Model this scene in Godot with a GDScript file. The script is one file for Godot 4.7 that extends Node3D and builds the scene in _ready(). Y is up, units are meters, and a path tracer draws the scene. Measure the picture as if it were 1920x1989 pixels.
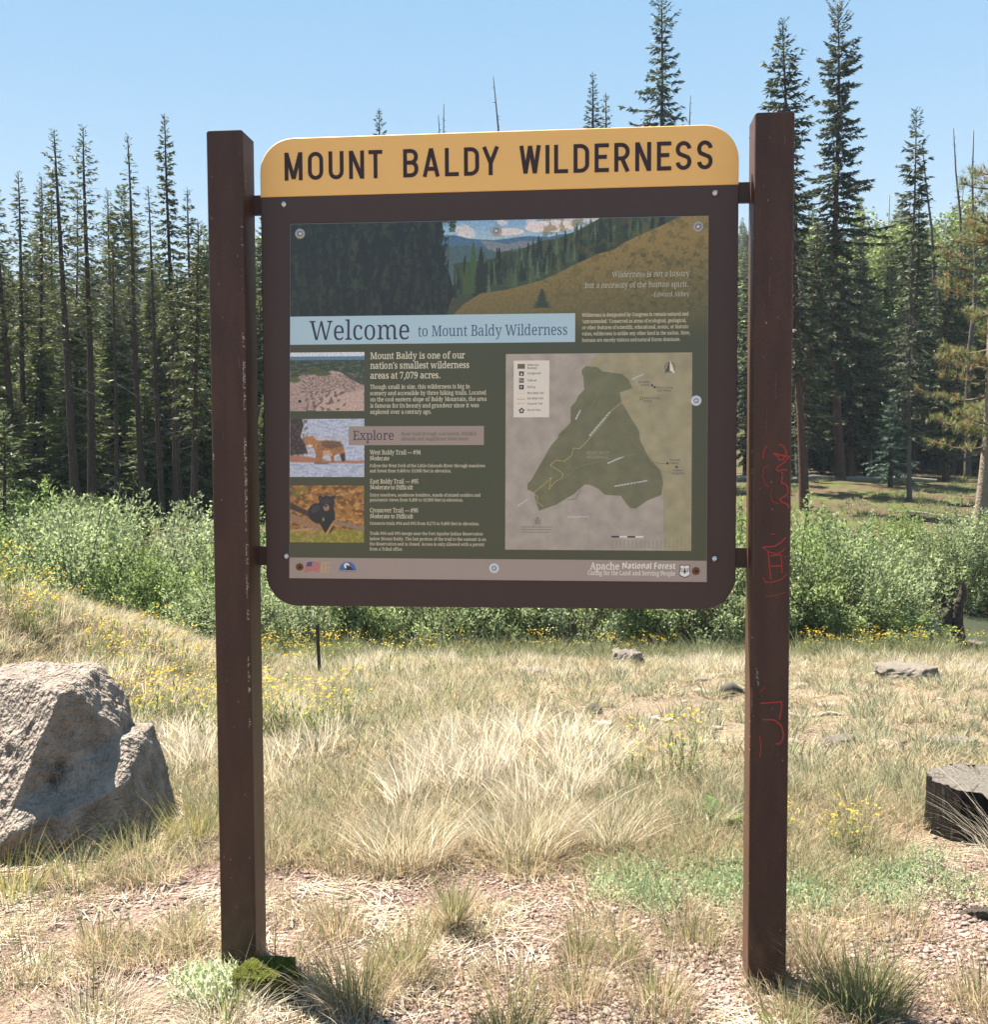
extends Node3D

# ---------------------------------------------------------------- mesh collector
class Mb:
	var v := PackedVector3Array()
	var n := PackedVector3Array()
	var c := PackedColorArray()
	var uv := PackedVector2Array()
	var ix := PackedInt32Array()
	var smooth := false
	var mapped := false

	func _init(is_smooth := false, is_mapped := false) -> void:
		smooth = is_smooth
		mapped = is_mapped

	func vert(p: Vector3, col: Color, nn := Vector3.UP, t := Vector2.ZERO) -> int:
		v.push_back(p)
		c.push_back(col)
		if smooth:
			n.push_back(nn)
		if mapped:
			uv.push_back(t)
		return v.size() - 1

	func face(a: int, b: int, d: int) -> void:
		ix.push_back(a)
		ix.push_back(b)
		ix.push_back(d)

	func quad(a: Vector3, b: Vector3, d: Vector3, e: Vector3, col: Color) -> void:
		var nn := (d - a).cross(b - a).normalized() if smooth else Vector3.UP
		var k := vert(a, col, nn)
		vert(b, col, nn)
		vert(d, col, nn)
		vert(e, col, nn)
		face(k, k + 1, k + 2)
		face(k, k + 2, k + 3)

	# a leaf or needle spray: kite from p along l, half width vector w
	func kite(p: Vector3, l: Vector3, w: Vector3, col: Color) -> void:
		var k := v.size()
		var m := p + l * 0.42
		v.push_back(p)
		v.push_back(m + w)
		v.push_back(p + l)
		v.push_back(m - w)
		for i in 4:
			c.push_back(col)
		ix.append_array(PackedInt32Array([k, k + 1, k + 2, k, k + 2, k + 3]))

	func sliver(p: Vector3, l: Vector3, w: Vector3, col: Color) -> void:
		var k := v.size()
		v.push_back(p + w)
		v.push_back(p + l)
		v.push_back(p - w)
		for i in 3:
			c.push_back(col)
		ix.append_array(PackedInt32Array([k, k + 1, k + 2]))

	func tube(path: Array, radii: Array, sides: int, col: Color, cap := true) -> void:
		var k0 := v.size()
		for i in path.size():
			var along: Vector3 = (path[mini(i + 1, path.size() - 1)] - path[maxi(i - 1, 0)]).normalized()
			var a := along.cross(Vector3(0.13, 0.31, 0.94) if absf(along.y) > 0.8 else Vector3.UP).normalized()
			var b := along.cross(a)
			for s in sides:
				var an := TAU * s / sides
				var o := a * cos(an) + b * sin(an)
				vert(path[i] + o * radii[i], col, o, Vector2(float(s) / sides, float(i)))
		for i in path.size() - 1:
			for s in sides:
				var p := k0 + i * sides + s
				var q := k0 + i * sides + (s + 1) % sides
				face(p, q, q + sides)
				face(p, q + sides, p + sides)
		if cap:
			for e in [0, path.size() - 1]:
				var out: Vector3 = (path[e] - path[1 if e == 0 else e - 1]).normalized()
				var kc := vert(path[e], col, out)
				for s in sides:
					vert(v[k0 + e * sides + s], col, out)
				for s in sides:
					face(kc, kc + 1 + s, kc + 1 + (s + 1) % sides)

	func box(lo: Vector3, hi: Vector3, col: Color) -> void:
		var p := [lo, Vector3(hi.x, lo.y, lo.z), Vector3(hi.x, hi.y, lo.z), Vector3(lo.x, hi.y, lo.z), Vector3(lo.x, lo.y, hi.z), Vector3(hi.x, lo.y, hi.z), hi, Vector3(lo.x, hi.y, hi.z)]
		for f in [[4, 7, 6, 5], [1, 2, 3, 0], [0, 3, 7, 4], [5, 6, 2, 1], [7, 3, 2, 6], [0, 4, 5, 1]]:
			quad(p[f[0]], p[f[1]], p[f[2]], p[f[3]], col)

	# a flat outline in the xy plane given a thickness from z0 to z1, with a narrow chamfer along the front edge
	func slab(outline: PackedVector2Array, z0: float, z1: float, col: Color, c := 0.0016) -> void:
		var m := outline.size()
		var inner := PackedVector2Array()
		for i in m:
			var n0 := (outline[i] - outline[(i - 1 + m) % m]).normalized().orthogonal()
			var n1 := (outline[(i + 1) % m] - outline[i]).normalized().orthogonal()
			var half := (n0 + n1).normalized()
			inner.push_back(outline[i] + half * c / maxf(0.4, half.dot(n0)) * (1.0 if Geometry2D.is_point_in_polygon(outline[i] + half * 0.0005, outline) else -1.0))
		for f in 2:
			var flat := inner if f == 0 else outline
			var tri := Geometry2D.triangulate_polygon(flat)
			var k := v.size()
			for p in flat:
				vert(Vector3(p.x, p.y, z1 if f == 0 else z0), col, Vector3(0, 0, 1 if f == 0 else -1))
			for i in range(0, tri.size(), 3):
				face(k + tri[i], k + tri[i + 1], k + tri[i + 2])
		for i in m:
			var a := outline[i]
			var b := outline[(i + 1) % m]
			var nn := Vector3((b - a).y, -(b - a).x, 0).normalized()
			var k := vert(Vector3(a.x, a.y, z0), col, nn)
			vert(Vector3(b.x, b.y, z0), col, nn)
			vert(Vector3(b.x, b.y, z1 - c), col, nn)
			vert(Vector3(a.x, a.y, z1 - c), col, nn)
			face(k, k + 1, k + 2)
			face(k, k + 2, k + 3)
			nn = (nn + Vector3(0, 0, 1)).normalized()
			k = vert(Vector3(a.x, a.y, z1 - c), col, nn)
			vert(Vector3(b.x, b.y, z1 - c), col, nn)
			vert(Vector3(inner[(i + 1) % m].x, inner[(i + 1) % m].y, z1), col, nn)
			vert(Vector3(inner[i].x, inner[i].y, z1), col, nn)
			face(k, k + 1, k + 2)
			face(k, k + 2, k + 3)

	# a ribbon of even width along a 2D path, lying at height z
	func ribbon(path: Array, w: float, z: float, col: Color, closed := false) -> void:
		var m := path.size()
		var k := v.size()
		for i in m:
			var prev: Vector2 = path[(i - 1 + m) % m] if closed or i > 0 else path[i]
			var next: Vector2 = path[(i + 1) % m] if closed or i < m - 1 else path[i]
			var here: Vector2 = path[i]
			var d0 := (here - prev).normalized()
			var d1 := (next - here).normalized()
			if d0 == Vector2.ZERO:
				d0 = d1
			if d1 == Vector2.ZERO:
				d1 = d0
			var side := (d0 + d1).normalized().orthogonal()
			var s := w * 0.5 / maxf(0.45, side.dot(d0.orthogonal()))
			vert(Vector3(here.x + side.x * s, here.y + side.y * s, z), col, Vector3(0, 0, 1))
			vert(Vector3(here.x - side.x * s, here.y - side.y * s, z), col, Vector3(0, 0, 1))
		for i in (m if closed else m - 1):
			var a := k + i * 2
			var b := k + ((i + 1) % m) * 2
			face(a, b, b + 1)
			face(a, b + 1, a + 1)

	func mesh() -> ArrayMesh:
		var a := []
		a.resize(Mesh.ARRAY_MAX)
		a[Mesh.ARRAY_VERTEX] = v
		a[Mesh.ARRAY_COLOR] = c
		if smooth:
			for k in range(0, ix.size(), 3):
				var p := v[ix[k]]
				if (v[ix[k + 2]] - p).cross(v[ix[k + 1]] - p).dot(n[ix[k]] + n[ix[k + 1]] + n[ix[k + 2]]) < 0.0:
					var other := ix[k + 1]
					ix[k + 1] = ix[k + 2]
					ix[k + 2] = other
			a[Mesh.ARRAY_NORMAL] = n
		if mapped:
			a[Mesh.ARRAY_TEX_UV] = uv
		a[Mesh.ARRAY_INDEX] = ix
		var m := ArrayMesh.new()
		if v.size() > 2:
			m.add_surface_from_arrays(Mesh.PRIMITIVE_TRIANGLES, a)
		return m

# ---------------------------------------------------------------- naming and placing
var used := {}

func numbered(called: String) -> String:
	used[called] = used.get(called, -1) + 1
	return called if used[called] == 0 else "%s_%03d" % [called, used[called]]

func tag(o: Node3D, label: String, category: String, group := "") -> Node3D:
	o.set_meta("label", label)
	o.set_meta("category", category)
	if group:
		o.set_meta("group", group)
	return o

func thing(called: String, label: String, category: String, at := Vector3.ZERO, group := "") -> Node3D:
	var o := Node3D.new()
	o.name = numbered(called)
	o.position = at
	add_child(o)
	return tag(o, label, category, group)

func put(called: String, m: Mesh, mat: Material, parent: Node3D = null) -> MeshInstance3D:
	var o := MeshInstance3D.new()
	o.mesh = m
	o.material_override = mat
	if parent == null:
		o.name = numbered(called)
		add_child(o)
	else:
		o.name = called
		parent.add_child(o, true)
	return o

func kind(o: Node3D, k: String, label := "") -> Node3D:
	o.set_meta("kind", k)
	if label:
		o.set_meta("label", label)
	return o

func lin(r: float, g: float, b: float) -> Color:
	return Color(r, g, b).linear_to_srgb()

func rgb8(r: float, g: float, b: float) -> Color:
	return Color(r / 255.0, g / 255.0, b / 255.0)

func paint(color: Color, rough := 0.8, spec := 0.5) -> StandardMaterial3D:
	var m := StandardMaterial3D.new()
	m.albedo_color = color
	m.roughness = rough
	m.metallic_specular = spec
	return m

func tinted(rough := 0.8, spec := 0.3, through := 0.0) -> StandardMaterial3D:
	var m := paint(Color.WHITE, rough, spec)
	m.vertex_color_use_as_albedo = true
	if through > 0.0:
		m.backlight_enabled = true
		m.backlight = Color(through, through, through)
	return m

func dice(s: int) -> RandomNumberGenerator:
	var r := RandomNumberGenerator.new()
	r.seed = s
	return r

func noise(s: int, freq: float, octaves := 4, type := FastNoiseLite.TYPE_SIMPLEX_SMOOTH) -> FastNoiseLite:
	var f := FastNoiseLite.new()
	f.seed = s
	f.frequency = freq
	f.noise_type = type
	f.fractal_octaves = octaves
	return f

func noise_texture(s: int, freq: float, lo: Color, hi: Color, size := 512, octaves := 5, normal := 0.0) -> NoiseTexture2D:
	var t := NoiseTexture2D.new()
	t.width = size
	t.height = size
	t.seamless = true
	t.noise = noise(s, freq, octaves)
	if normal > 0.0:
		t.as_normal_map = true
		t.bump_strength = normal
	else:
		var g := Gradient.new()
		g.set_color(0, lo)
		g.set_color(1, hi)
		t.color_ramp = g
	return t

# ---------------------------------------------------------------- the lie of the land
# The site is laid out by a base line: X metres to the right of it and d metres on from where the path ends.
const D_AT := [-60.0, 0.0, 3.0, 4.5, 7.0, 9.0, 11.0, 12.0, 13.3, 15.0, 18.0, 24.0, 30.0, 36.0, 50.0, 80.0, 120.0, 220.0]
const Y_AT := [0.05, 0.002, -0.002, -0.012, -0.2, -0.44, -0.74, -0.96, -1.18, -1.12, -0.72, -0.1, 0.16, 0.42, 1.0, 6.0, 18.0, 40.0]
var bumps := noise(5, 0.9, 3)
var small_bumps := noise(6, 6.0, 3)

func profile(d: float) -> float:
	for k in range(1, D_AT.size()):
		if d < D_AT[k]:
			return lerpf(Y_AT[k - 1], Y_AT[k], clampf((d - D_AT[k - 1]) / (D_AT[k] - D_AT[k - 1]), 0, 1))
	return Y_AT[-1]

func height(x: float, d: float) -> float:
	var y := (profile(d - 0.5) + profile(d) + profile(d + 0.5)) / 3.0
	if d > 50.0:
		y = 1.0 + (y - 1.0) * lerpf(0.35, 1.0, smoothstep(-25.0, 30.0, x))
	var bank := smoothstep(-1.7, -3.7, x) * smoothstep(4.3, 6.9, d) * (1.0 - smoothstep(7.6, 11.5, d))
	y += 0.72 * bank
	y += 0.28 * exp(-(pow(x - 11.2, 2) / 14.0 + pow(d - 33.5, 2) / 16.0))
	y += 0.16 * exp(-(pow(x - 5.3, 2) / 0.8 + pow(d - 12.7, 2) / 0.7))
	var rough := clampf((d - 3.0) / 4.0, 0.0, 1.0)
	y += bumps.get_noise_2d(x, d) * lerpf(0.012, 0.07, rough) * smoothstep(2.2, 3.6, absf(d - 0.0) + absf(x) * 0.3)
	if d < 14.0:
		y += small_bumps.get_noise_2d(x, d) * 0.009
	return y

func site(x: float, d: float, up := 0.0) -> Vector3:
	return Vector3(0.1419 + x * 0.99595 - d * 0.08988, height(x, d) + up, 2.8126 - x * 0.08988 - d * 0.99595)

# ---------------------------------------------------------------- conifers
const BARK := Color(0.055, 0.042, 0.034)
const GREY_WOOD := Color(0.2, 0.185, 0.17)

# a trunk and a crown (and bare lower twigs) as separate meshes; the foot is at the origin
func spruce(s: int, tall: float, reach: float, start: float, o := {}) -> Array:
	var r := dice(s)
	var wave := noise(s, 1.0, 2)
	var trunk := Mb.new(true)
	var crown := Mb.new()
	var twigs := Mb.new()
	var lean: float = o.get("lean", 0.0)
	var foot: float = o.get("foot", 0.012 * tall + 0.03)
	var wob := r.randf_range(-0.012, 0.012) * tall
	var spine := func(t: float) -> Vector3: return Vector3(lean * t + wob * sin(t * 5.0), tall * t, wob * 0.7 * (sin(t * 4.0 + 1.0) - 0.84))
	var path := []
	var radii := []
	for k in 15:
		var t := k / 14.0
		path.append(spine.call(t) - Vector3(0, 0.25 if k == 0 else 0.0, 0))
		radii.append(foot * (pow(1.0 - t, 0.8) + (0.22 if k == 0 else 0.0)) + 0.008)
	var bark: Color = o.get("bark", BARK)
	trunk.tube(path, radii, 9, bark)
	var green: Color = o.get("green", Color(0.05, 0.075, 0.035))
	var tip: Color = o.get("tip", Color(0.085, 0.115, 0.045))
	var dens: float = o.get("dens", 1.0)
	var droop: float = o.get("droop", 0.35)
	var slim: float = o.get("slim", 0.85)
	var ragged: float = o.get("ragged", 0.5)
	var size: float = o.get("size", 0.2)
	var step: float = o.get("step", 0.22)
	var bare: float = o.get("bare", 0.0)
	var dead: float = o.get("dead", 0.35)
	var limbs := int((1.0 - start) * tall / step * 5.5)
	var turn := 0.0
	for limb in limbs:
		var t := (limb + r.randf_range(-2.0, 2.0)) / limbs
		t = clampf(t, 0.0, 0.985)
		var y := lerpf(start * tall, tall, t)
		var full := pow(1.0 - t, slim) * (0.6 + 0.4 * smoothstep(0.0, 0.22, t))
		full *= 1.0 + ragged * wave.get_noise_2d(y * 0.55, 3.0)
		turn += 2.4 + r.randf_range(-0.5, 0.5)
		for b in 1:
			var az := turn
			var side := 1.0 + ragged * 0.9 * wave.get_noise_3d(cos(az) * 1.3, y * 0.5, sin(az) * 1.3)
			var span: float = maxf(0.05, reach * full * side * r.randf_range(0.55, 1.1)) + 0.03
			var rise := lerpf(-droop, 0.5, pow(t, 1.5)) + 0.9 * smoothstep(0.85, 1.0, t) + r.randf_range(-0.15, 0.15)
			var out := Vector3(cos(az), 0, sin(az))
			var root: Vector3 = spine.call(y / tall)
			var naked := r.randf() < bare * (1.0 - t)
			var pts := [root]
			for k in range(1, 5):
				var u := k / 4.0
				pts.append(root + out * span * u + Vector3.UP * span * (rise * u - 0.35 * droop * u * u + 0.3 * droop * u * u * u * 1.4))
			var thick := 0.006 + 0.008 * span
			for k in 4:
				var a: Vector3 = pts[k]
				var q: Vector3 = pts[k + 1]
				(twigs if naked else crown).sliver(a, (q - a) * 1.05, Vector3.UP * thick * (1.0 - k * 0.2), bark if not naked else GREY_WOOD * r.randf_range(0.5, 1.1))
			if naked:
				for k in int(span * 9):
					var u := r.randf_range(0.2, 1.0)
					var p: Vector3 = pts[int(u * 3.99)].lerp(pts[mini(int(u * 3.99) + 1, 4)], u * 3.99 - int(u * 3.99))
					twigs.sliver(p, (out.rotated(Vector3.UP, r.randf_range(-1.2, 1.2)) + Vector3.UP * r.randf_range(-0.9, 0.3)) * 0.22 * r.randf_range(0.4, 1.2), Vector3.UP * 0.005, GREY_WOOD * r.randf_range(0.5, 1.2))
				continue
			var sprays := int(span / 0.075 * 4.6 * dens) + 4
			var shade := r.randf_range(0.7, 1.25)
			for k in sprays:
				var u := pow(r.randf(), 0.7)
				var f := u * 3.999
				var p: Vector3 = pts[int(f)].lerp(pts[int(f) + 1], f - int(f))
				var swing := r.randf_range(0.35, 1.15) * (1.0 if r.randf() < 0.5 else -1.0)
				var dir := (out.rotated(Vector3.UP, swing) + Vector3.UP * (rise * 0.5 - r.randf_range(0.0, 1.1) * droop + r.randf_range(-0.5, 0.45))).normalized()
				var l: float = size * r.randf_range(0.55, 1.25) * (1.1 - 0.4 * u) * lerpf(1.0, 0.5, smoothstep(0.82, 1.0, t))
				var w := dir.cross(Vector3(r.randf_range(-1, 1), r.randf_range(-1, 1), r.randf_range(-1, 1))).normalized() * l * r.randf_range(0.08, 0.17)
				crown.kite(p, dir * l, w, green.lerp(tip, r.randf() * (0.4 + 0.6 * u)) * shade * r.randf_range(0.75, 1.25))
	# the leader
	var top: Vector3 = spine.call(1.0)
	for k in 9:
		crown.kite(top - Vector3.UP * 0.07 * k, Vector3(r.randf_range(-1, 1), 1.2, r.randf_range(-1, 1)).normalized() * (0.1 + 0.012 * k), Vector3(0.012, 0, 0.012), green)
	# dead limbs on the lower trunk
	var low: float = o.get("low", 0.12) * tall
	while low < start * tall + 0.2 * tall:
		if r.randf() < dead * 2.0:
			var az := r.randf() * TAU
			var out := Vector3(cos(az), r.randf_range(-0.5, 0.15), sin(az))
			var span := r.randf_range(0.25, 0.9) * reach
			var p: Vector3 = spine.call(low / tall)
			var grey := GREY_WOOD * r.randf_range(0.35, 1.15)
			var q := p + out * span
			twigs.sliver(p, out * span * 1.02, Vector3.UP * 0.012, grey)
			for k in int(span * 11):
				var at := p.lerp(q, r.randf_range(0.25, 1.0))
				twigs.sliver(at, (out.rotated(Vector3.UP, r.randf_range(-1.0, 1.0)) + Vector3.UP * r.randf_range(-0.8, 0.1)) * r.randf_range(0.08, 0.3), Vector3.UP * 0.005, grey * r.randf_range(0.8, 1.2))
		low += r.randf_range(0.08, 0.22)
	return [trunk.mesh(), crown.mesh(), twigs.mesh()]

var bark_mat: StandardMaterial3D
var needle_mat: StandardMaterial3D
var twig_mat: StandardMaterial3D
var leaf_mat: StandardMaterial3D
var grass_mat: StandardMaterial3D

func plant_tree(called: String, label: String, category: String, x: float, d: float, made: Array, group := "", up := 0.0) -> Node3D:
	var t := thing(called, label, category, site(x, d, up), group)
	put("trunk", made[0], bark_mat, t)
	if made[1].get_surface_count():
		put("crown", made[1], needle_mat, t)
	if made[2].get_surface_count():
		kind(put("dead_twigs", made[2], twig_mat, t), "stuff")
	return t

func copy_tree(from: Node3D, label: String, x: float, d: float, turn: float, scale: Vector3, group: String, kind_name := "") -> Node3D:
	var t: Node3D = from.duplicate()
	t.name = numbered(kind_name if kind_name else str(from.name).rstrip("0123456789_"))
	t.position = site(x, d)
	t.rotation.y = turn
	t.scale = scale
	t.set_meta("label", label)
	t.set_meta("group", group)
	add_child(t)
	return t

# a bare dead stem with a few broken limbs
func snag(s: int, tall: float, foot: float, lean: float) -> Array:
	var r := dice(s)
	var trunk := Mb.new(true)
	var twigs := Mb.new()
	var path := []
	var radii := []
	for k in 9:
		var t := k / 8.0
		path.append(Vector3(lean * t * t + 0.1 * sin(t * 5.0 + s) + 0.07 * sin(t * 13.0 + s * 0.7), tall * t - (0.3 if k == 0 else 0.0), 0.05 * sin(t * 5.0)))
		radii.append(foot * pow(1.0 - t, 0.9) + 0.012)
	trunk.tube(path, radii, 7, Color(0.085, 0.075, 0.068))
	for k in int(tall * 7):
		var t := r.randf_range(0.25, 0.98)
		var f := t * 7.999
		var p: Vector3 = path[int(f)].lerp(path[int(f) + 1], f - int(f))
		var az := r.randf() * TAU
		var l := r.randf_range(0.15, 0.75) * (1.15 - t)
		twigs.sliver(p, Vector3(cos(az), r.randf_range(-0.5, 0.4), sin(az)) * l, Vector3.UP * 0.02, Color(0.1, 0.09, 0.08))
	return [trunk.mesh(), Mb.new().mesh(), twigs.mesh()]

# aspen or other broadleaf tree: limbs, and a crown of leaf clumps with gaps
func broadleaf(s: int, tall: float, wide: float, green: Color, leaf := 0.13) -> Array:
	var r := dice(s)
	var trunk := Mb.new(true)
	var crown := Mb.new()
	var path := []
	var radii := []
	for k in 9:
		var t := k / 8.0
		path.append(Vector3(0.25 * sin(t * 3.0 + s), tall * 0.95 * t - (0.3 if k == 0 else 0.0), 0.2 * sin(t * 4.0)))
		radii.append(0.13 * (1.0 - t) + 0.015)
	trunk.tube(path, radii, 7, Color(0.42, 0.4, 0.34))
	for b in 26:
		var t := r.randf_range(0.32, 0.98)
		var az := r.randf() * TAU
		var span := wide * r.randf_range(0.45, 1.0) * sin(clampf((t - 0.2) / 0.85, 0.08, 1.0) * PI * 0.93)
		var p: Vector3 = path[int(t * 7.99)]
		var q := p + Vector3(cos(az) * span, span * 0.55, sin(az) * span)
		trunk.tube([p, p.lerp(q, 0.5) + Vector3.UP * 0.05, q], [0.035, 0.02, 0.008], 4, Color(0.35, 0.33, 0.28), false)
		for c in 7:
			var mid := p.lerp(q, r.randf_range(0.35, 1.05)) + Vector3(r.randf_range(-1, 1), r.randf_range(-0.7, 1), r.randf_range(-1, 1)) * 0.35
			var tone := r.randf_range(0.75, 1.3)
			for k in 26:
				var o := Vector3(r.randfn(0, 1), r.randfn(0, 0.8), r.randfn(0, 1)) * 0.22
				var l := Vector3(r.randf_range(-1, 1), r.randf_range(-1, 0.6), r.randf_range(-1, 1)).normalized() * leaf * r.randf_range(0.6, 1.3)
				crown.kite(mid + o, l, l.cross(Vector3(r.randf_range(-1, 1), 1, r.randf_range(-1, 1))).normalized() * leaf * 0.36, green * tone * r.randf_range(0.8, 1.25))
	return [trunk.mesh(), crown.mesh(), Mb.new().mesh()]

# long-needled pine: limbs that turn up and carry brushes of needles
func pine(s: int, tall: float, reach: float, start: float) -> Array:
	var r := dice(s)
	var trunk := Mb.new(true)
	var crown := Mb.new()
	var twigs := Mb.new()
	var path := []
	var radii := []
	for k in 13:
		var t := k / 12.0
		path.append(Vector3(0.35 * t + 0.06 * sin(t * 6.0), tall * t - (0.3 if k == 0 else 0.0), 0.05 * sin(t * 5.0)))
		radii.append(0.15 * pow(1.0 - t, 0.8) + 0.015 + (0.03 if k == 0 else 0.0))
	trunk.tube(path, radii, 9, Color(0.2, 0.165, 0.13))
	var y := start * tall
	while y < tall:
		var t := (y - start * tall) / (tall * (1.0 - start))
		for b in r.randi_range(2, 4):
			var az := r.randf() * TAU
			var span := reach * (1.05 - t * 0.75) * r.randf_range(0.5, 1.1)
			var f := clampf(y / tall, 0, 0.99) * 11.99
			var p: Vector3 = path[int(f)].lerp(path[int(f) + 1], f - int(f))
			var out := Vector3(cos(az), 0, sin(az))
			var pts := [p]
			for k in range(1, 5):
				var u := k / 4.0
				pts.append(p + out.rotated(Vector3.UP, 0.25 * sin(u * 4.0 + b)) * span * u + Vector3.UP * span * (-0.3 * u + 0.45 * u * u))
			trunk.tube(pts, [0.03, 0.022, 0.016, 0.01, 0.006], 4, Color(0.12, 0.095, 0.075), false)
			for c in int(14 + span * 16):
				var u := pow(r.randf(), 0.6)
				var g := u * 3.999
				var at: Vector3 = pts[int(g)].lerp(pts[int(g) + 1], g - int(g))
				var axis := (out.rotated(Vector3.UP, r.randf_range(-1.1, 1.1)) + Vector3.UP * r.randf_range(-0.1, 0.9)).normalized()
				var at2 := at + axis * r.randf_range(0.05, 0.28)
				crown.sliver(at, at2 - at, Vector3(0.004, 0.004, 0.004), Color(0.13, 0.1, 0.07))
				var brown := r.randf() < 0.12
				var col := (Color(0.24, 0.125, 0.06) if brown else Color(0.15, 0.175, 0.065).lerp(Color(0.2, 0.2, 0.08), r.randf())) * r.randf_range(0.75, 1.25)
				for k in 17:
					var dir := (axis * 0.7 + Vector3(r.randfn(0, 1), r.randfn(0, 1), r.randfn(0, 1)) * 0.6).normalized()
					crown.sliver(at2 - axis * r.randf() * 0.05, dir * r.randf_range(0.1, 0.17), dir.cross(Vector3.UP).normalized() * 0.006, col * r.randf_range(0.8, 1.2))
		y += r.randf_range(0.16, 0.34)
	for k in 26:
		var az := r.randf() * TAU
		var t := r.randf_range(0.1, start + 0.25)
		var p: Vector3 = path[int(t * 11.99)]
		twigs.sliver(p, Vector3(cos(az), r.randf_range(-0.5, 0.0), sin(az)) * r.randf_range(0.3, 1.1), Vector3.UP * 0.013, GREY_WOOD * r.randf_range(0.5, 1.0))
	return [trunk.mesh(), crown.mesh(), twigs.mesh()]

# willow: stems fanning from the foot, each ending in several leafy sprays with gaps between
func willow(s: int, tall: float, wide: float, sprays: int, green: Color) -> Array:
	var r := dice(s)
	var stems := Mb.new()
	var crown := Mb.new()
	var lump := noise(s + 5, 1.1, 3)
	for k in sprays:
		var az := r.randf() * TAU
		var far := wide * pow(r.randf(), 0.45)
		var dome := sqrt(maxf(0.08, 1.0 - 0.8 * pow(far / wide, 2)))
		var h := tall * dome * (0.9 + 0.28 * lump.get_noise_2d(cos(az) * far * 1.6, sin(az) * far * 1.6))
		if r.randf() < 0.4:
			h *= r.randf_range(0.2, 0.9)
		else:
			h *= r.randf_range(0.8, 1.06)
		var foot := Vector3(cos(az), 0, sin(az)) * far * 0.3
		var top := Vector3(cos(az) * far, maxf(0.12, h), sin(az) * far)
		var pts := []
		for i in 4:
			var u := i / 3.0
			pts.append(foot.lerp(top, u) + Vector3.UP * h * 0.15 * sin(u * PI) - Vector3(0, 0.1 if i == 0 else 0.0, 0))
		if k % 3 == 0:
			stems.tube(pts, [0.015, 0.011, 0.007, 0.003], 4, Color(0.14, 0.115, 0.08) * r.randf_range(0.6, 1.3), false)
		var axis: Vector3 = (pts[3] - pts[2]).normalized() + Vector3.UP * 0.4
		var tone := r.randf_range(0.62, 1.3)
		var hue := green.lerp(Color(0.2, 0.26, 0.07), r.randf() * 0.5)
		for i in 62:
			var u := r.randf()
			var at: Vector3 = pts[3] - axis * (u * 0.34) + Vector3(r.randfn(0, 1), r.randfn(0, 0.8), r.randfn(0, 1)) * (0.025 + 0.062 * u)
			if at.y < 0.03:
				at.y = 0.03 + r.randf() * 0.1
			var l := (Vector3(r.randf_range(-1, 1), r.randf_range(-0.5, 0.9), r.randf_range(-1, 1)).normalized() + axis * 0.5).normalized() * r.randf_range(0.036, 0.066)
			var w := l.cross(Vector3(r.randf_range(-1, 1), r.randf_range(-1, 1), r.randf_range(-1, 1))).normalized() * r.randf_range(0.008, 0.0145)
			crown.kite(at, l, w, hue * tone * r.randf_range(0.75, 1.3))
	return [stems.mesh(), crown.mesh()]

# ---------------------------------------------------------------- grasses
# blades: [how many, spread of the feet, height, width, outward bend, droop, sideways lean]
func blades(b: Mb, r: RandomNumberGenerator, count: int, spread: float, tall: float, width: float, bend: float, droop: float, lean: Vector3, low: Color, high: Color) -> void:
	for k in count:
		var az := r.randf() * TAU
		var far := spread * sqrt(r.randf())
		var foot := Vector3(cos(az), 0, sin(az)) * far
		var out := (Vector3(cos(az), 0, sin(az)) * (0.3 + far / maxf(spread, 0.01)) + Vector3(r.randfn(0, 0.5), 0, r.randfn(0, 0.5)))
		var h := tall * r.randf_range(0.45, 1.1)
		var side := Vector3(r.randfn(0, 1), 0, r.randfn(0, 1)).normalized() * width * r.randf_range(0.6, 1.3) * 0.5
		var col := low.lerp(high, r.randf()) * r.randf_range(0.55, 1.3)
		var k0 := b.v.size()
		var drop := droop * r.randf_range(0.3, 1.6)
		for i in 3:
			var u := i / 3.0
			var p := foot + (out * bend + lean) * h * (u * u * 0.6 + u * 0.4) + Vector3.UP * h * (u - drop * u * u * 0.55)
			if i == 0:
				p.y -= 0.02
			var s := side * (1.0 - 0.25 * i)
			b.v.push_back(p + s)
			b.v.push_back(p - s)
			b.c.push_back(col)
			b.c.push_back(col)
		b.v.push_back(foot + (out * bend + lean) * h + Vector3.UP * h * (1.0 - drop * 0.55))
		b.c.push_back(col)
		b.ix.append_array(PackedInt32Array([k0, k0 + 2, k0 + 3, k0, k0 + 3, k0 + 1, k0 + 2, k0 + 4, k0 + 5, k0 + 2, k0 + 5, k0 + 3, k0 + 4, k0 + 6, k0 + 5]))

func scatter(called: String, label: String, m: Mesh, mat: Material, where: Array) -> void:
	if where.is_empty():
		return
	var mm := MultiMesh.new()
	mm.transform_format = MultiMesh.TRANSFORM_3D
	mm.use_colors = true
	mm.mesh = m
	mm.instance_count = where.size()
	for i in where.size():
		mm.set_instance_transform(i, where[i][0])
		mm.set_instance_color(i, where[i][1])
	var o := MultiMeshInstance3D.new()
	o.name = numbered(called)
	o.multimesh = mm
	o.material_override = mat
	add_child(o)
	kind(o, "stuff", label)

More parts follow.
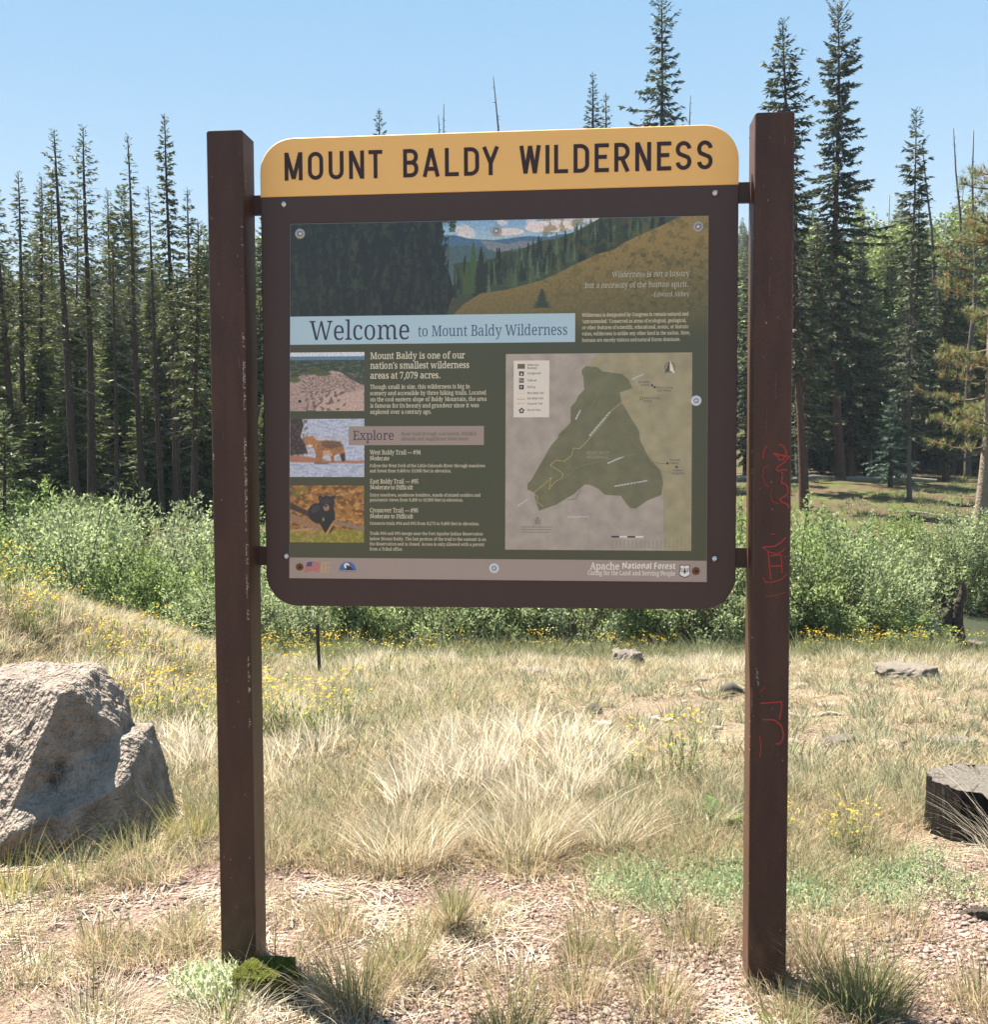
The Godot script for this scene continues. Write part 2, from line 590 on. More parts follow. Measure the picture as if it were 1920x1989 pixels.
# ---------------------------------------------------------------- stones
# a boulder whose faces are the given planes [normal, distance], broken up by noise
func rock(s: int, planes: Array, size: Vector3, rough: float, cols: int, rows: int, hard: float, cuts := []) -> ArrayMesh:
	var coarse := noise(s, 1.6, 4)
	var fine := noise(s + 1, 7.0, 4)
	var chips := noise(s + 2, 3.2, 3, FastNoiseLite.TYPE_CELLULAR)
	chips.cellular_return_type = FastNoiseLite.RETURN_DISTANCE2_SUB
	var b := Mb.new(true, true)
	var pts := []
	for j in rows + 1:
		var line := []
		var th := PI * j / rows
		for i in cols + 1:
			var ph := TAU * (i % cols) / cols
			var dir := Vector3(sin(th) * cos(ph), cos(th), sin(th) * sin(ph))
			var rr := 0.0
			for body in (planes if planes[0][0] is Array else [planes]):
				var inv := 0.0
				for pl in body:
					var a: float = pl[0].dot(dir) / pl[1]
					if a > 0.02:
						inv += pow(a, hard)
				rr = maxf(rr, 1.0 / maxf(pow(inv, 1.0 / hard), 0.2))
			for cut in cuts:
				rr -= cut[1] * exp(-pow((dir - cut[0]).length() / cut[2], 2.0))
			var at := dir * rr
			rr += rough * (0.55 * coarse.get_noise_3dv(at) + 0.3 * fine.get_noise_3dv(at) + 0.3 * fine.get_noise_3dv(at * 2.7) * absf(coarse.get_noise_3dv(at * 2.0)) * 2.0 + 0.35 * (chips.get_noise_3dv(at) + 0.6))
			line.append(dir * rr * size)
		pts.append(line)
	for j in rows + 1:
		for i in cols + 1:
			var p: Vector3 = pts[j][i]
			var e: Vector3 = pts[j][(i + 1) % cols] - pts[j][(i - 1 + cols) % cols]
			var f: Vector3 = pts[mini(j + 1, rows)][i] - pts[maxi(j - 1, 0)][i]
			var nn := e.cross(f).normalized()
			if nn.dot(p) < 0.0:
				nn = -nn
			if nn == Vector3.ZERO:
				nn = p.normalized()
			b.vert(p, Color.WHITE, nn, Vector2(float(i) / cols, float(j) / rows))
	for j in rows:
		for i in cols:
			var k := j * (cols + 1) + i
			b.face(k, k + 1, k + cols + 2)
			b.face(k, k + cols + 2, k + cols + 1)
	return b.mesh()

func random_planes(s: int, count: int) -> Array:
	var r := dice(s)
	var out := []
	for k in count:
		out.append([Vector3(r.randfn(0, 1), r.randfn(0, 1), r.randfn(0, 1)).normalized(), r.randf_range(0.72, 1.0)])
	for k in 6:
		var ax := Vector3.ZERO
		ax[k % 3] = 1.0 if k < 3 else -1.0
		out.append([ax, r.randf_range(0.85, 1.0)])
	return out

# ---------------------------------------------------------------- print: drawing on an Image
func fill(im: Image, pts: Array, col: Color) -> void:
	var lo := 1e9
	var hi := -1e9
	for p in pts:
		lo = minf(lo, p.y)
		hi = maxf(hi, p.y)
	for y in range(maxi(0, int(lo)), mini(im.get_height() - 1, int(hi)) + 1):
		var xs := []
		var yy := y + 0.5
		for i in pts.size():
			var a: Vector2 = pts[i]
			var b: Vector2 = pts[(i + 1) % pts.size()]
			if (a.y <= yy) != (b.y <= yy):
				xs.append(a.x + (yy - a.y) / (b.y - a.y) * (b.x - a.x))
		xs.sort()
		for k in range(0, xs.size() - 1, 2):
			var x0 := int(round(xs[k]))
			var x1 := int(round(xs[k + 1]))
			if x1 > x0:
				im.fill_rect(Rect2i(x0, y, x1 - x0, 1), col)

func oval(im: Image, cx: float, cy: float, rx: float, ry: float, col: Color, tilt := 0.0) -> void:
	var pts := []
	for k in 28:
		pts.append(Vector2(cx, cy) + Vector2(cos(TAU * k / 28) * rx, sin(TAU * k / 28) * ry).rotated(tilt))
	fill(im, pts, col)

func stroke(im: Image, pts: Array, w: float, col: Color, dash := 0.0) -> void:
	var run := 0.0
	for i in pts.size() - 1:
		var a: Vector2 = pts[i]
		var b: Vector2 = pts[i + 1]
		var steps := maxi(1, int(a.distance_to(b) / (w * 0.4)))
		for k in steps:
			if dash == 0.0 or fmod(run, dash * 1.7) < dash:
				var p := a.lerp(b, float(k) / steps)
				im.fill_rect(Rect2i(int(p.x - w / 2), int(p.y - w / 2), maxi(1, int(round(w))), maxi(1, int(round(w)))), col)
			run += a.distance_to(b) / steps

# lets the edges of a picture run into each other a little
func soften(im: Image, box: Rect2i, by: int) -> void:
	var part := im.get_region(box)
	part.resize(box.size.x / by, box.size.y / by, Image.INTERPOLATE_LANCZOS)
	part.resize(box.size.x, box.size.y, Image.INTERPOLATE_CUBIC)
	part.convert(im.get_format())
	im.blit_rect(part, Rect2i(Vector2i.ZERO, box.size), box.position)

# uneven tone inside a rectangle, as the grain of a photograph has it
func grain(im: Image, box: Rect2i, s: int, freq: float, much: float, stretch := 1.0, octaves := 3) -> void:
	var f := noise(s, freq, octaves)
	for y in range(box.position.y, box.end.y):
		for x in range(box.position.x, box.end.x):
			var c := im.get_pixel(x, y)
			var g := 1.0 + much * f.get_noise_2d(x, y * stretch)
			im.set_pixel(x, y, Color(clampf(c.r * g, 0, 1), clampf(c.g * g, 0, 1), clampf(c.b * g, 0, 1)))

func mottle(im: Image, box: Rect2i, s: int, freq: float, over: float, col: Color, blend := 0.8, stretch := 1.0) -> void:
	var f := noise(s, freq, 4)
	for y in range(box.position.y, box.end.y):
		for x in range(box.position.x, box.end.x):
			var g := smoothstep(over, over + 0.12, f.get_noise_2d(x, y * stretch))
			if g > 0.02:
				im.set_pixel(x, y, im.get_pixel(x, y).lerp(col, g * blend))

var faces_of := {}

# one line of type fitted to a width; slant > 0 leans it like an italic
func write(im: Image, text: String, x: float, base: float, wide: float, cap: float, col: Color, face := "Droid Serif", slant := 0.0, bold := 0.0, turn := 0.0) -> void:
	var ts := TextServerManager.get_primary_interface()
	var f := SystemFont.new()
	f.font_names = PackedStringArray([face])
	f.font_weight = 700 if bold >= 1.0 else 400
	var size := int(round(cap / 0.72))
	var natural := TextLine.new()
	natural.add_string(text, f, size)
	var squeeze := wide / maxf(1.0, natural.get_size().x)
	var v := FontVariation.new()
	v.base_font = f
	v.variation_transform = Transform2D(Vector2(squeeze, 0), Vector2(slant, 1), Vector2.ZERO)
	v.variation_embolden = bold if bold < 1.0 else 0.0
	var tl := TextLine.new()
	tl.add_string(text, v, size)
	var width := maxf(1.0, tl.get_size().x)
	var pen := 0.0
	for g in ts.shaped_text_get_glyphs(tl.get_rid()):
		if g.font_rid.is_valid() and g.index > 0:
			var fs := Vector2i(g.font_size, 0)
			ts.font_render_glyph(g.font_rid, fs, g.index)
			var page: int = ts.font_get_glyph_texture_idx(g.font_rid, fs, g.index)
			var uvr: Rect2 = ts.font_get_glyph_uv_rect(g.font_rid, fs, g.index)
			if page >= 0 and uvr.size.x > 0:
				var key := "%s/%s/%s" % [g.font_rid.get_id(), fs, page]
				var sheet: Image = ts.font_get_texture_image(g.font_rid, fs, page)
				var off: Vector2 = ts.font_get_glyph_offset(g.font_rid, fs, g.index)
				var x0: float = x + (pen + g.offset.x + off.x) * (wide / width)
				var y0: float = base + g.offset.y + off.y
				for yy in int(uvr.size.y):
					for xx in int(uvr.size.x):
						var a := sheet.get_pixel(int(uvr.position.x) + xx, int(uvr.position.y) + yy).a
						if a > 0.02:
							var to := Vector2(x0 + xx, y0 + yy)
							if turn != 0.0:
								to = Vector2(x, base) + (to - Vector2(x, base)).rotated(turn)
							var tx := int(to.x)
							var ty := int(to.y)
							if tx >= 0 and ty >= 0 and tx < im.get_width() and ty < im.get_height():
								im.set_pixel(tx, ty, im.get_pixel(tx, ty).lerp(col, a * col.a))
		pen += g.advance

func V(list: Array) -> Array:
	var out := []
	for k in range(0, list.size(), 2):
		out.append(Vector2(list[k], list[k + 1]))
	return out

func conifer(im: Image, x: float, base: float, tall: float, half: float, col: Color, r: RandomNumberGenerator) -> void:
	var left := []
	var right := []
	var levels := maxi(4, int(tall / 9.0))
	for k in levels:
		var t := float(k) / levels
		var w := half * pow(t, 0.8) * r.randf_range(0.7, 1.15) + 1.0
		left.append(Vector2(x - w, base - tall * (1.0 - t)))
		left.append(Vector2(x - w * 0.5, base - tall * (1.0 - t) + 1.5))
		right.push_front(Vector2(x + w * r.randf_range(0.8, 1.1), base - tall * (1.0 - t)))
		right.push_front(Vector2(x + w * 0.5, base - tall * (1.0 - t) + 1.5))
	fill(im, [Vector2(x, base - tall)] + left + [Vector2(x - half, base), Vector2(x + half, base)] + right, col)

const PW := 1600
const PH := 1366

func banner_picture(im: Image) -> void:
	var r := dice(77)
	for y in 150:
		im.fill_rect(Rect2i(580, y, 640, 1), rgb8(120 + y * 0.5, 160 + y * 0.3, 195))
	mottle(im, Rect2i(580, 0, 640, 75), 31, 0.006, 0.12, rgb8(208, 196, 198), 0.8, 1.6)
	oval(im, 1010, 26, 95, 22, rgb8(216, 202, 198))
	oval(im, 960, 30, 50, 18, rgb8(210, 198, 196))
	oval(im, 850, 44, 60, 14, rgb8(205, 195, 195))
	fill(im, V([580, 52, 645, 53, 693, 66, 741, 71, 793, 74, 847, 69, 907, 62, 943, 62, 1007, 66, 1048, 57, 1106, 53, 1160, 30, 1160, 200, 580, 200]), rgb8(72, 104, 132))
	fill(im, V([741, 74, 793, 80, 847, 90, 900, 78, 960, 82, 960, 120, 780, 120]), rgb8(116, 122, 132))
	fill(im, V([580, 96, 684, 92, 756, 103, 808, 122, 870, 109, 960, 100, 960, 240, 580, 240]), rgb8(72, 94, 100))
	# the wooded slope on the right
	fill(im, V([640, 160, 793, 143, 829, 116, 884, 117, 943, 91, 984, 78, 1030, 74, 1111, 44, 1165, 16, 1196, 0, 1500, 0, 1434, 28, 1367, 56, 1291, 90, 1246, 119, 1192, 131, 1111, 166, 1039, 201, 976, 227, 908, 244, 839, 261, 700, 300, 640, 300]), rgb8(56, 70, 52))
	var ridge := V([640, 170, 793, 143, 884, 117, 984, 80, 1111, 44, 1196, 0, 1300, -30])
	var toe := V([640, 300, 742, 273, 839, 261, 976, 227, 1111, 166, 1246, 119, 1367, 56, 1500, 0])
	for k in 190:
		var x := r.randf_range(620, 1440)
		var yt := 0.0
		var yb := 0.0
		for i in ridge.size() - 1:
			if x >= ridge[i].x and x <= ridge[i + 1].x:
				yt = lerpf(ridge[i].y, ridge[i + 1].y, (x - ridge[i].x) / (ridge[i + 1].x - ridge[i].x))
		for i in toe.size() - 1:
			if x >= toe[i].x and x <= toe[i + 1].x:
				yb = lerpf(toe[i].y, toe[i + 1].y, (x - toe[i].x) / (toe[i + 1].x - toe[i].x))
		var t := float(k) / 190.0
		var base := lerpf(yt + 45, yb + 4, t)
		var g := r.randf_range(0.75, 1.25)
		conifer(im, x, base, r.randf_range(45, 85), r.randf_range(8, 17), (rgb8(70, 84, 62) if r.randf() < 0.4 else rgb8(38, 48, 40)) * g, r)
	conifer(im, 1200, 150, 150, 48, rgb8(40, 50, 38), r)
	conifer(im, 1270, 110, 120, 40, rgb8(52, 62, 40), r)
	conifer(im, 715, 275, 200, 34, rgb8(60, 84, 48), r)
	conifer(im, 745, 285, 190, 38, rgb8(34, 42, 36), r)
	conifer(im, 690, 280, 130, 26, rgb8(66, 80, 44), r)
	# the meadow
	fill(im, V([600, 352, 636, 353, 675, 315, 742, 273, 809, 265, 839, 261, 908, 244, 976, 227, 1039, 201, 1111, 166, 1192, 131, 1246, 119, 1291, 90, 1367, 56, 1434, 28, 1496, 0, 1600, 0, 1600, 500, 1104, 500, 600, 356]), rgb8(132, 112, 64))
	for y in range(60, 500):
		for x in range(640, 1600):
			var c := im.get_pixel(x, y)
			if c.r > c.b * 1.6 and c.r > 0.35:
				var t := clampf((y - 150 + (x - 900) * 0.12) / 330.0, 0, 1)
				im.set_pixel(x, y, c.lerp(rgb8(74, 74, 46), t * 0.85))
	mottle(im, Rect2i(980, 0, 620, 352), 41, 0.02, 0.12, rgb8(92, 84, 44), 0.5)
	mottle(im, Rect2i(1300, 130, 300, 220), 43, 0.03, 0.2, rgb8(70, 72, 40), 0.6)
	conifer(im, 978, 330, 72, 38, rgb8(46, 60, 44), r)
	# the dark stand on the left
	fill(im, V([0, 0, 594, 0, 601, 57, 592, 90, 602, 119, 610, 150, 600, 165, 621, 191, 636, 248, 640, 270, 631, 296, 618, 330, 612, 354, 0, 354]), rgb8(27, 33, 31))
	for k in 120:
		var x := r.randf_range(-10, 585)
		var lit := r.randf()
		conifer(im, x, r.randf_range(140, 400), r.randf_range(60, 190), r.randf_range(14, 36), rgb8(25, 31, 29).lerp(rgb8(44, 52, 36), lit * lit) * r.randf_range(0.7, 1.15), r)
	mottle(im, Rect2i(0, 0, 620, 352), 51, 0.02, 0.1, rgb8(58, 66, 42), 0.45, 0.3)
	mottle(im, Rect2i(0, 0, 620, 352), 52, 0.03, 0.16, rgb8(52, 72, 58), 0.4, 0.3)
	mottle(im, Rect2i(0, 0, 620, 352), 53, 0.025, 0.1, rgb8(22, 26, 26), 0.7)
	grain(im, Rect2i(0, 0, PW, 352), 61, 0.06, 0.11)

func photo_rocks(im: Image) -> void:
	var q := func(x: float, y: float) -> Vector2: return Vector2((x - 98) * 0.495, (y - 1120) * 0.486 + 490)
	im.fill_rect(Rect2i(0, 490, 293, 226), rgb8(150, 170, 195))
	im.fill_rect(Rect2i(0, 490, 293, 16), rgb8(200, 205, 215))
	im.fill_rect(Rect2i(0, 506, 293, 20), rgb8(86, 120, 150))
	im.fill_rect(Rect2i(0, 520, 293, 196), rgb8(52, 66, 52))
	mottle(im, Rect2i(0, 522, 293, 70), 71, 0.03, 0.1, rgb8(104, 104, 84), 0.7, 3.0)
	fill(im, [q.call(98, 1355), q.call(190, 1300), q.call(330, 1290), q.call(430, 1265), q.call(500, 1275), q.call(600, 1345), q.call(690, 1385), q.call(690, 1585), q.call(98, 1585)], rgb8(166, 144, 136))
	mottle(im, Rect2i(0, 570, 293, 146), 72, 0.05, 0.08, rgb8(132, 114, 108), 0.6, 1.6)
	mottle(im, Rect2i(40, 575, 220, 70), 73, 0.07, 0.14, rgb8(84, 72, 68), 0.7, 2.0)
	fill(im, [q.call(330, 1500), q.call(480, 1400), q.call(560, 1440), q.call(680, 1420), q.call(690, 1585), q.call(300, 1585)], rgb8(178, 154, 144))
	mottle(im, Rect2i(60, 640, 160, 76), 74, 0.035, 0.12, rgb8(90, 78, 76), 0.8)
	oval(im, 92, 562, 26, 12, rgb8(70, 82, 48))
	oval(im, 130, 572, 32, 9, rgb8(78, 88, 52))
	oval(im, 20, 596, 22, 9, rgb8(84, 94, 52))
	oval(im, 39, 678, 6, 5, rgb8(40, 30, 30))
	grain(im, Rect2i(0, 490, 293, 226), 75, 0.09, 0.15)

func photo_coyote(im: Image) -> void:
	var q := func(x: float, y: float) -> Vector2: return Vector2((x - 98) * 0.4932 + 1, (y - 47) * 0.4839 + 746)
	im.fill_rect(Rect2i(0, 746, 294, 225), rgb8(176, 182, 200))
	mottle(im, Rect2i(0, 746, 294, 225), 81, 0.02, 0.1, rgb8(142, 152, 178), 0.7, 4.0)
	fill(im, [q.call(98, 340), q.call(250, 350), q.call(430, 385), q.call(690, 380), q.call(690, 402), q.call(400, 400), q.call(98, 392)], rgb8(164, 112, 86))
	fill(im, [q.call(98, 47), q.call(190, 47), q.call(205, 100), q.call(180, 190), q.call(215, 240), q.call(240, 320), q.call(98, 340)], rgb8(52, 42, 40))
	mottle(im, Rect2i(0, 746, 70, 145), 82, 0.06, 0.05, rgb8(96, 78, 66), 0.7)
	var fur := rgb8(150, 104, 66)
	fill(im, [q.call(320, 225), q.call(390, 215), q.call(500, 230), q.call(525, 270), q.call(540, 340), q.call(535, 380), q.call(512, 385), q.call(490, 320), q.call(450, 345), q.call(452, 395), q.call(432, 398), q.call(420, 340), q.call(362, 335), q.call(356, 400), q.call(300, 402), q.call(305, 330), q.call(290, 280)], fur)
	fill(im, [q.call(222, 175), q.call(250, 190), q.call(278, 178), q.call(300, 210), q.call(330, 225), q.call(320, 290), q.call(270, 280), q.call(225, 255), q.call(216, 225)], rgb8(160, 112, 72))
	fill(im, [q.call(340, 225), q.call(500, 232), q.call(520, 262), q.call(430, 285), q.call(370, 275)], rgb8(96, 78, 62))
	mottle(im, Rect2i(64, 806, 160, 70), 85, 0.09, 0.12, rgb8(196, 146, 100), 0.35, 1.0)
	mottle(im, Rect2i(110, 830, 105, 40), 86, 0.1, 0.1, rgb8(92, 70, 54), 0.45, 1.0)
	fill(im, [q.call(362, 300), q.call(420, 300), q.call(440, 345), q.call(362, 335)], rgb8(184, 150, 118))
	fill(im, [q.call(500, 330), q.call(535, 320), q.call(542, 380), q.call(515, 390)], rgb8(66, 48, 40))
	fill(im, [q.call(240, 250), q.call(280, 255), q.call(275, 275), q.call(245, 272)], rgb8(206, 190, 176))
	fill(im, [q.call(280, 398), q.call(420, 398), q.call(400, 408), q.call(300, 408)], rgb8(90, 96, 124))
	grain(im, Rect2i(0, 746, 294, 225), 84, 0.09, 0.14)

func photo_bear(im: Image) -> void:
	var q := func(x: float, y: float) -> Vector2: return Vector2((x - 98) * 0.4932 + 2, (y - 580) * 0.4795 + 1004)
	im.fill_rect(Rect2i(2, 1004, 291, 222), rgb8(150, 106, 52))
	mottle(im, Rect2i(2, 1004, 291, 222), 91, 0.02, 0.0, rgb8(96, 68, 36), 0.8, 1.4)
	mottle(im, Rect2i(2, 1004, 291, 222), 92, 0.03, 0.15, rgb8(190, 142, 72), 0.8, 1.4)
	fill(im, [q.call(98, 960), q.call(300, 950), q.call(690, 930), q.call(690, 1043), q.call(98, 1043)], rgb8(128, 120, 44))
	mottle(im, Rect2i(2, 1180, 291, 46), 93, 0.04, 0.05, rgb8(156, 152, 60), 0.7)
	mottle(im, Rect2i(2, 1008, 60, 40), 95, 0.04, -0.1, rgb8(104, 112, 44), 0.7)
	fill(im, [q.call(98, 720), q.call(250, 790), q.call(250, 835), q.call(98, 770)], rgb8(64, 50, 42))
	stroke(im, [q.call(470, 660), q.call(690, 620)], 4, rgb8(170, 140, 96))
	var black := rgb8(30, 30, 34)
	var blob := func(x: float, y: float, rx: float, ry: float, col: Color, tilt := 0.0) -> void:
		var c: Vector2 = q.call(x, y)
		oval(im, c.x, c.y, rx * 0.4932, ry * 0.4795, col, tilt)
	blob.call(318, 805, 74, 82, black, -0.5)
	blob.call(392, 830, 66, 110, rgb8(34, 34, 38))
	blob.call(400, 900, 44, 70, rgb8(26, 26, 30))
	blob.call(392, 722, 62, 58, rgb8(38, 38, 42))
	blob.call(343, 684, 19, 24, rgb8(34, 34, 38), -0.3)
	blob.call(440, 684, 18, 24, rgb8(34, 34, 38), 0.3)
	blob.call(341, 686, 10, 13, rgb8(62, 54, 52), -0.3)
	blob.call(442, 686, 9, 13, rgb8(62, 54, 52), 0.3)
	blob.call(390, 712, 40, 26, rgb8(50, 50, 56))
	blob.call(388, 760, 25, 27, rgb8(142, 112, 90))
	blob.call(384, 746, 10, 8, rgb8(24, 22, 24))
	blob.call(368, 722, 5, 4, rgb8(14, 14, 16))
	blob.call(413, 722, 5, 4, rgb8(14, 14, 16))
	blob.call(300, 770, 40, 30, rgb8(52, 52, 60), -0.6)
	blob.call(365, 855, 10, 16, rgb8(104, 132, 60))
	fill(im, [q.call(98, 800), q.call(330, 905), q.call(345, 950), q.call(290, 945), q.call(98, 870)], rgb8(144, 112, 84))
	fill(im, [q.call(445, 862), q.call(458, 872), q.call(400, 985), q.call(372, 985)], rgb8(168, 128, 70))
	stroke(im, [q.call(110, 950), q.call(280, 930)], 6, rgb8(170, 140, 110))
	stroke(im, [q.call(200, 1030), q.call(320, 930)], 7, rgb8(160, 128, 98))
	stroke(im, [q.call(230, 985), q.call(380, 985)], 6, rgb8(150, 118, 90))
	stroke(im, [q.call(455, 880), q.call(690, 930)], 14, rgb8(132, 112, 98))
	grain(im, Rect2i(2, 1004, 291, 222), 94, 0.09, 0.15)

func map_picture(im: Image) -> void:
	im.fill_rect(Rect2i(841, 503, 702, 746), rgb8(156, 147, 138))
	fill(im, V([1182, 504, 1543, 503, 1543, 1249, 1440, 1249, 1438, 993, 1273, 742, 1146, 551, 1163, 538]), rgb8(148, 140, 112))
	fill(im, V([1130, 564, 1146, 551, 1187, 555, 1208, 571, 1282, 582, 1305, 601, 1321, 635, 1274, 651, 1280, 690, 1292, 707, 1325, 762, 1346, 796, 1351, 833, 1385, 899, 1427, 946, 1438, 993, 1431, 1037, 1378, 1059, 1336, 1089, 1315, 1088, 1298, 1069, 1279, 1041, 1220, 1038, 1194, 1014, 1160, 999, 1142, 999, 1103, 1034, 1037, 1075, 970, 1099, 955, 1056, 953, 1030, 925, 1018, 926, 996, 941, 980, 1014, 851, 1043, 818, 1040, 811, 1088, 765, 1089, 704, 1107, 685, 1118, 661, 1139, 640, 1136, 590, 1129, 576]), rgb8(104, 104, 78))
	grain(im, Rect2i(841, 503, 702, 746), 101, 0.012, 0.1)
	var pale := rgb8(170, 178, 176)
	for k in [[1109, 751, 1126, 716], [1162, 813, 1240, 721], [1231, 918, 1290, 892], [1258, 1005, 1378, 984], [891, 1080, 926, 1056], [1080, 1123, 1163, 1122], [1322, 601, 1367, 581]]:
		stroke(im, V(k), 5, pale, 7)
	stroke(im, V([1240, 580, 1190, 660, 1150, 740]), 1.5, rgb8(112, 114, 94))
	stroke(im, V([1350, 880, 1250, 900, 1120, 930, 1060, 980]), 1.5, rgb8(112, 116, 98))
	stroke(im, V([1390, 635, 1358, 665, 1320, 677, 1280, 690, 1244, 719, 1211, 766, 1174, 808, 1150, 837, 1122, 863, 1100, 861, 1093, 889, 1065, 911, 1034, 906, 1012, 926, 1046, 946, 1062, 961, 1055, 977, 1032, 987, 1008, 1018, 1017, 972, 989, 999, 948, 1032, 965, 1046, 962, 1066, 989, 1085]), 3, rgb8(166, 148, 92), 6)
	stroke(im, V([1280, 700, 1289, 738, 1278, 761, 1287, 797, 1318, 804, 1323, 833, 1368, 875, 1396, 915, 1450, 920]), 2.5, rgb8(124, 104, 76), 6)
	stroke(im, V([1438, 950, 1450, 952, 1466, 948]), 2, rgb8(150, 100, 70), 6)
	stroke(im, V([1127, 1022, 1108, 1053, 1080, 1058]), 2.5, rgb8(110, 92, 88), 6)
	# key
	im.fill_rect(Rect2i(871, 528, 136, 215), rgb8(208, 200, 190))
	im.fill_rect(Rect2i(886, 541, 28, 18), rgb8(96, 90, 62))
	var ink := rgb8(40, 44, 58)
	for y in [569, 595, 620]:
		im.fill_rect(Rect2i(892, y, 18, 17), ink)
	fill(im, V([901, 572, 906, 583, 896, 583]), rgb8(208, 200, 190))
	write(im, "TH", 893, 609, 15, 10, rgb8(208, 200, 190), "Droid Sans", 0.0, 1.0)
	write(im, "P", 896, 634, 9, 11, rgb8(208, 200, 190), "Droid Sans", 0.0, 1.0)
	stroke(im, V([887, 653, 918, 653]), 3, rgb8(206, 180, 132), 6)
	stroke(im, V([887, 674, 918, 674]), 2, rgb8(90, 78, 72), 6)
	stroke(im, V([887, 691, 918, 691]), 2, rgb8(170, 120, 100), 6)
	for k in 5:
		oval(im, 902 + cos(TAU * k / 5 - PI / 2) * 7, 718 + sin(TAU * k / 5 - PI / 2) * 7, 4, 4, ink)
	oval(im, 902, 718, 4, 4, rgb8(208, 200, 190))
	for t in [["Wilderness", 923, 549, 45, 7], ["Boundary", 923, 560, 38, 7], ["Campground", 923, 580, 52, 8], ["Trailhead", 923, 607, 36, 7], ["Parking", 923, 632, 31, 7], ["West Baldy Trail", 923, 655, 64, 7], ["East Baldy Trail", 923, 675, 62, 7], ["Crossover Trail", 923, 695, 59, 7], ["You Are Here", 923, 719, 53, 7]]:
		write(im, t[0], t[1], t[2], t[3], t[4], rgb8(70, 66, 66), "Droid Sans")
	for t in [["West Baldy", 1342, 616, 43, 7], ["Trailhead", 1350, 627, 35, 7], ["Sheep Crossing", 1412, 637, 60, 7], ["Point Parking", 1412, 648, 53, 7], ["Sheep Crossing", 1363, 676, 60, 7], ["Parking", 1363, 687, 30, 7], ["East Baldy", 1460, 909, 41, 7], ["Trailhead", 1460, 921, 35, 7], ["Gabaldon", 1472, 948, 37, 7], ["Campground", 1465, 959, 50, 7], ["BALDY", 953, 1140, 26, 7], ["PEAK", 956, 1150, 19, 7]]:
		write(im, t[0], t[1], t[2], t[3], t[4], rgb8(66, 70, 74), "Droid Sans")
	for p in [[1394, 625], [1404, 632], [1453, 918], [1487, 932]]:
		im.fill_rect(Rect2i(p[0] - 4, p[1] - 4, 8, 8), ink)
	oval(im, 1355, 674, 6, 6, ink)
	oval(im, 1355, 674, 3, 3, rgb8(208, 190, 120))
	fill(im, V([964, 1122, 968, 1130, 960, 1130]), rgb8(60, 56, 56))
	for k in 3:
		stroke(im, V([905 + k * 3, 1162 + k * 10, 1020 - k * 3, 1162 + k * 10]), 3, rgb8(120, 108, 104), 5)
	for k in 6:
		stroke(im, V([1243, 1212 + k * 5, 1523 - (30 if k == 5 else 0), 1212 + k * 5]), 2, rgb8(132, 122, 112), 9)
	for k in 4:
		im.fill_rect(Rect2i(1244 + k * 30, 1194, 30, 6), ink if k % 2 == 0 else rgb8(214, 206, 198))
	write(im, "MOUNT BALDY", 1148, 883, 88, 11, rgb8(150, 146, 124), "Droid Sans")
	write(im, "WILDERNESS", 1149, 900, 84, 11, rgb8(150, 146, 124), "Droid Sans")
	oval(im, 1460, 558, 20, 20, rgb8(92, 84, 70))
	oval(im, 1460, 558, 17, 17, rgb8(144, 133, 98))
	fill(im, V([1460, 529, 1479, 581, 1460, 570]), rgb8(214, 206, 196))
	fill(im, V([1460, 529, 1441, 581, 1460, 570]), rgb8(70, 66, 62))

